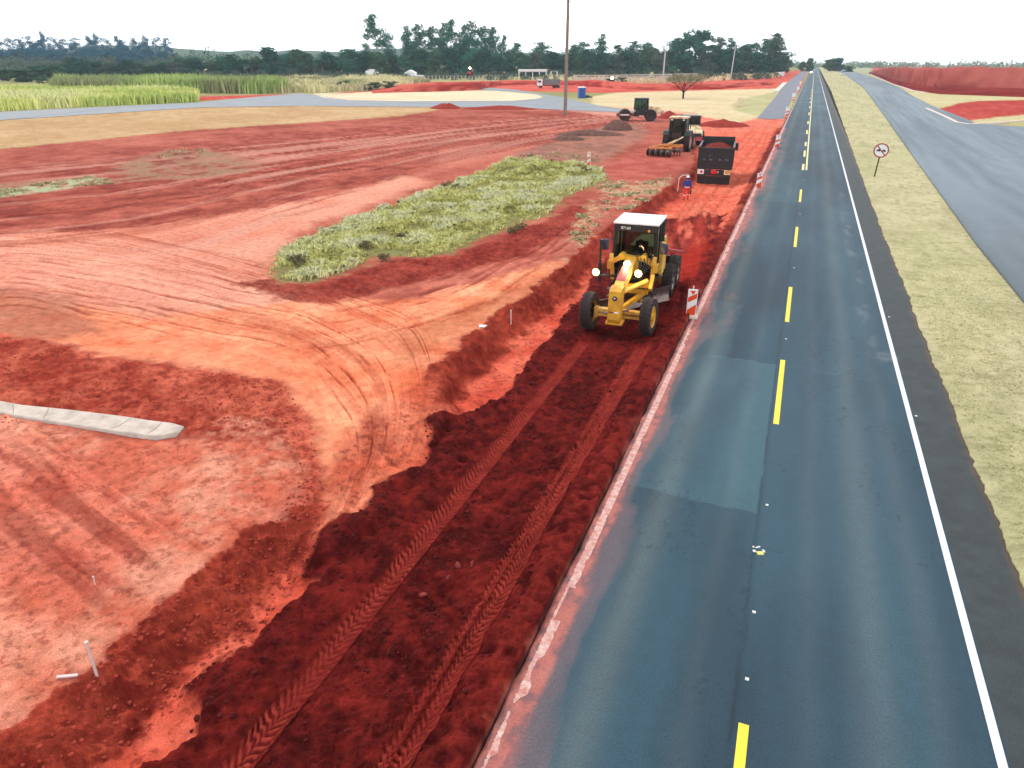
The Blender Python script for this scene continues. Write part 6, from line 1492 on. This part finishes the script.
def heap(name, label, px, py, rx_h, ry_h, h, m, seed, cat='heap', z=None):
    x, y = at(px, py); n = 22; V = []; F_ = []
    for i_ in range(n + 1):
        for j_ in range(n + 1):
            u, v = i_ / n * 2 - 1, j_ / n * 2 - 1; r_ = math.hypot(u, v); nz = float(fbm(np.array([u * 3.5 + seed]), np.array([v * 3.]), 4, seed, .65)[0])
            V.append((u * rx_h, v * ry_h, max(0, 1 - (r_ + .7 * (nz - .5)) ** 2) * h * (.25 + 1.3 * nz) - .08 * (r_ > .95)))
    for i_ in range(n):
        for j_ in range(n): a = i_ * (n + 1) + j_; F_.append((a, a + n + 1, a + n + 2, a + 1))
    o = np_mesh(name, V, F_, m, smooth=True); o.location = (x, y, gheight(x, y) - .02 if z is None else z); o.rotation_euler = (0, 0, YA); tag(o, label, cat); return o
M['rubble'] = mat('dark_rubble', alb(84, 62, 58), .95, spec=.1, noise=.5, nscale=2.5, col2=alb(140, 100, 88), bump=.08, bscale=6)
M['red_heap'] = mat('red_heap_earth', alb(140, 42, 38), .95, spec=.08, noise=.4, nscale=2, col2=alb(176, 74, 62), bump=.05, bscale=6)
heap('rubble_heap', 'dark heap of earth and roots just in front of the side-on soil compactor', 618, 129.5, 2.3, 2.2, 1.5, M['rubble'], 3)
heap('rubble_heap', 'low brown row of roots and debris left of the dark heap', 590, 135, 4.8, 1.8, .7, M['rubble'], 5)
heap('rubble_heap', 'small grey brown debris heap at the left end of the debris row', 568, 139.5, 2.2, 1.8, .6, M['rubble'], 8)
heap('earth_heap', 'small dark red heap to the right of the side-on soil compactor', 669, 118, 1.9, 1.8, 1.1, M['red_heap'], 9)
heap('earth_heap', 'low red heap beside the haul floor behind the tractor pair', 722, 126, 4.5, 2.2, .9, M['red_heap'], 10)
heap('earth_heap', 'dark red pile at the end of the straw band by the side road', 446, 108.5, 3.2, 2.2, 1.1, M['red_heap'], 12, z=0)
heap('earth_heap', 'low dark red ridge along the side road left of the tall pole', 500, 109.2, 8., 2.2, .7, M['red_heap'], 13, z=0)
heap('earth_heap', 'small red heap on the far red ground before the pale right pole', 764, 85, 3., 3., 1.2, M['red_heap'], 14, z=0)

# ================================================================== buildings, shed, fences
M['wall_w'] = mat('whitewash', (.88, .88, .88), .8, noise=.04, nscale=1)
M['roof_g'] = mat('grey_sheet_roof', alb(190, 178, 176), .6, noise=.15, nscale=.6)
x, y = at(372, 79.3); b_ = thing('house', 'small white house with a rounded roof, leftmost building behind the bushes', 'house', (x, y, 0), YA + .15)
MB().prism([(-3.6, 0), (3.6, 0), (3.6, 2.9), (2.4, 3.9), (.9, 4.4), (-.9, 4.4), (-2.4, 3.9), (-3.6, 2.9)], -3.5, 3.5, 'Y').build('walls', M['wall_w'], b_)
MB().prism([(-3.8, 2.8), (-2.5, 3.95), (-.95, 4.5), (.95, 4.5), (2.5, 3.95), (3.8, 2.8), (3.8, 2.95), (2.5, 4.15), (.95, 4.7), (-.95, 4.7), (-2.5, 4.15), (-3.8, 2.95)], -3.7, 3.7, 'Y').build('roof', M['wall_w'], b_)
MB().box((1.3, -3.55, 1.9), (2., .12, 1.)).build('window', M['black'], b_)
x, y = at(411, 80); b_ = thing('house', 'white farm outbuilding with a stepped roof between the bushes and the red embankment', 'house', (x, y, 0), YA - .1)
MB().box((0, 0, 1.6), (5, 5, 3.2)).build('walls', M['wall_w'], b_); MB().prism([(-2.8, 3.2), (2.8, 3.2), (0, 4.6)], -2.8, 2.8, 'Y').build('roof', M['wall_w'], b_); MB().box((4.2, .5, 1.1), (3.6, 4, 2.2)).build('lean_to', M['wall_w'], b_); MB().box((-.4, -2.55, 1.5), (1., .1, 1.1)).build('window', M['black'], b_)
x, y = at(532.5, 79.6); b_ = thing('open_shed', 'open-sided shed with a low pale roof on white posts, behind the far dump truck', 'shed', (x, y, 0), YA)
MB().prism([(-3.6, 3.6), (0, 4.6), (3.6, 3.6), (3.6, 3.8), (0, 4.85), (-3.6, 3.8)], -7.2, 7.2, 'X').build('roof', M['roof_g'], b_)
for k in range(5):
    for s in (-1, 1): MB().box((-6.8 + k * 3.4, s * 3.2, 1.85), (.35, .35, 3.7)).build('post', M['wall_w'], b_)
MB().box((0, 3.4, 1.5), (13.6, .15, 3.)).build('back_wall', mat('dark_board_wall', alb(70, 72, 72), .9, noise=.2, nscale=1), b_)  # boards in one dark grey, slightly mottled
x, y = at(552, 79.6); b_ = thing('open_shed', 'smaller lean-to with white posts joined to the right end of the open shed', 'shed', (x + 1, y, 0), YA)
MB().box((0, 0, 3.9), (3.4, 5, .2), rot=(0, .06, 0)).build('roof', M['roof_g'], b_)
for sx__ in (-1, 1):
    for s in (-1, 1): MB().box((sx__ * 1.5, s * 2.2, 1.9), (.3, .3, 3.8)).build('post', M['wall_w'], b_)
def fence(label, pts, n, h, rails, m, z=0., pw=.22, panel=None):
    P_ = [Vector((*p, z)) for p in W(pts)]; t = thing('fence', label, 'fence', P_[0][:])
    L_ = [0]
    for a, b in zip(P_, P_[1:]): L_.append(L_[-1] + (b - a).length)
    def pt(s):
        for k_, (a, b) in enumerate(zip(P_, P_[1:])):
            if s <= L_[k_ + 1] + 1e-6: return a.lerp(b, (s - L_[k_]) / (b - a).length)
        return P_[-1]
    Q = [pt(L_[-1] * k_ / (n - 1)) - P_[0] for k_ in range(n)]
    for q in Q: MB().box((q.x, q.y, h / 2), (pw, pw, h)).build('post', m, t)
    for r_ in rails:
        mb = MB()
        for a, b in zip(Q, Q[1:]): mb.bar((a.x, a.y, r_ * h), (b.x, b.y, r_ * h), .05, panel or .07)
        mb.build('rail', m, t)
    return t
M['fence_pale'] = mat('pale_fence_paint', alb(212, 208, 196), .8, noise=.1, nscale=1)
fence('long pale post fence along the foot of the eucalyptus grove', [(425, 80.6), (470, 80.5), (512, 80)], 26, 2.2, (.45, .9), M['fence_pale'])
fence('pale slatted enclosure fence right of the tall pole, behind the blue toilet', [(573, 83), (594, 83), (650, 81.8), (697, 80.4)], 22, 3.1, (.1, .3, .5, .7, .96), M['fence_pale'], panel=.35)
fence('row of pale posts at the edge of the dry grass near the white house', [(325, 92), (360, 91), (398, 89.6)], 14, 1.7, (.9,), M['fence_pale'])
fence('low white barrier along the far end of the service lane', [(776, 76.5), (784, 76)], 6, 2.4, (.2, .5, .8), M['white'], panel=.9)

# ------------------------------------------------------------------ light, sky, air
SUN_EL, SUN_AZ = R(50), R(-62)     # azimuth from +Y, negative = towards the left
w = bpy.data.worlds.new('World'); sc.world = w; w.use_nodes = True; nt = w.node_tree; N = nt.nodes; L = nt.links
bg = N['Background']
sky = N.new('ShaderNodeTexSky'); sky.sky_type = 'NISHITA'; sky.sun_disc = False; sky.sun_elevation = SUN_EL; sky.sun_rotation = SUN_AZ; sky.air_density = 1.; sky.dust_density = 4.
tc = N.new('ShaderNodeTexCoord'); sx = N.new('ShaderNodeSeparateXYZ'); L.new(tc.outputs['Generated'], sx.inputs[0])
mxz = N.new('ShaderNodeMath'); mxz.operation = 'MAXIMUM'; mxz.inputs[1].default_value = .015; L.new(sx.outputs[2], mxz.inputs[0])
cb = N.new('ShaderNodeCombineXYZ'); L.new(sx.outputs[0], cb.inputs[0]); L.new(sx.outputs[1], cb.inputs[1]); L.new(mxz.outputs[0], cb.inputs[2]); L.new(cb.outputs[0], sky.inputs[0])
# an even cloud sheet veils the blue
n = N.new('ShaderNodeTexNoise'); n.inputs['Scale'].default_value = 1.6; n.inputs['Detail'].default_value = 4; L.new(cb.outputs[0], n.inputs['Vector'])
mr = N.new('ShaderNodeMapRange'); mr.inputs[1].default_value = .3; mr.inputs[2].default_value = .7; mr.inputs[3].default_value = 13.; mr.inputs[4].default_value = 16.; L.new(n.outputs[0], mr.inputs[0])
hz_ = N.new('ShaderNodeMapRange'); hz_.inputs[1].default_value = .0; hz_.inputs[2].default_value = .35; hz_.inputs[3].default_value = 2.0; hz_.inputs[4].default_value = 1.; L.new(mxz.outputs[0], hz_.inputs[0])
ml = N.new('ShaderNodeMath'); ml.operation = 'MULTIPLY'; L.new(mr.outputs[0], ml.inputs[0]); L.new(hz_.outputs[0], ml.inputs[1])
cl = N.new('ShaderNodeCombineColor'); 
for k in range(3):
    mm = N.new('ShaderNodeMath'); mm.operation = 'MULTIPLY'; mm.inputs[1].default_value = (1., 1.02, 1.05)[k]; L.new(ml.outputs[0], mm.inputs[0]); L.new(mm.outputs[0], cl.inputs[k])
mix = N.new('ShaderNodeMix'); mix.data_type = 'RGBA'; mix.inputs[0].default_value = .86; L.new(sky.outputs[0], mix.inputs[6]); L.new(cl.outputs[0], mix.inputs[7])
L.new(mix.outputs[2], bg.inputs[0]); bg.inputs[1].default_value = .1
sd = bpy.data.lights.new('sun', 'SUN'); sd.energy = 1.8; sd.angle = R(10); sd.color = (1, .95, .88)
so = bpy.data.objects.new('sun', sd); C.objects.link(so)
dv = Vector((math.sin(SUN_AZ) * math.cos(SUN_EL), math.cos(SUN_AZ) * math.cos(SUN_EL), math.sin(SUN_EL)))
so.rotation_euler = dv.to_track_quat('Z', 'Y').to_euler()

mb = MB(); mb.box((0, 1800, 18.5), (9000, 7000, 95.)); hz = mb.build('haze', bpy.data.materials.new('haze')); hz['kind'] = 'stuff'
hm = hz.data.materials[0]; hm.use_nodes = True; hn = hm.node_tree; b = hn.nodes['Principled BSDF']; hn.nodes.remove(b)
pv = hn.nodes.new('ShaderNodeVolumePrincipled'); pv.inputs['Density'].default_value = .0002; pv.inputs['Color'].default_value = (.74, .9, 1, 1); pv.inputs['Anisotropy'].default_value = .0
pv.inputs['Density Attribute'].default_value = ''; pv.inputs['Temperature Attribute'].default_value = ''
hm.cycles.homogeneous_volume = True
hn.links.new(pv.outputs[0], hn.nodes['Material Output'].inputs['Volume'])

sc.view_settings.view_transform = 'Standard'; sc.view_settings.look = 'None'; sc.view_settings.gamma = 1.; sc.view_settings.exposure = -.05
sc.cycles.volume_bounces = 0
sc.cycles.max_bounces = 6
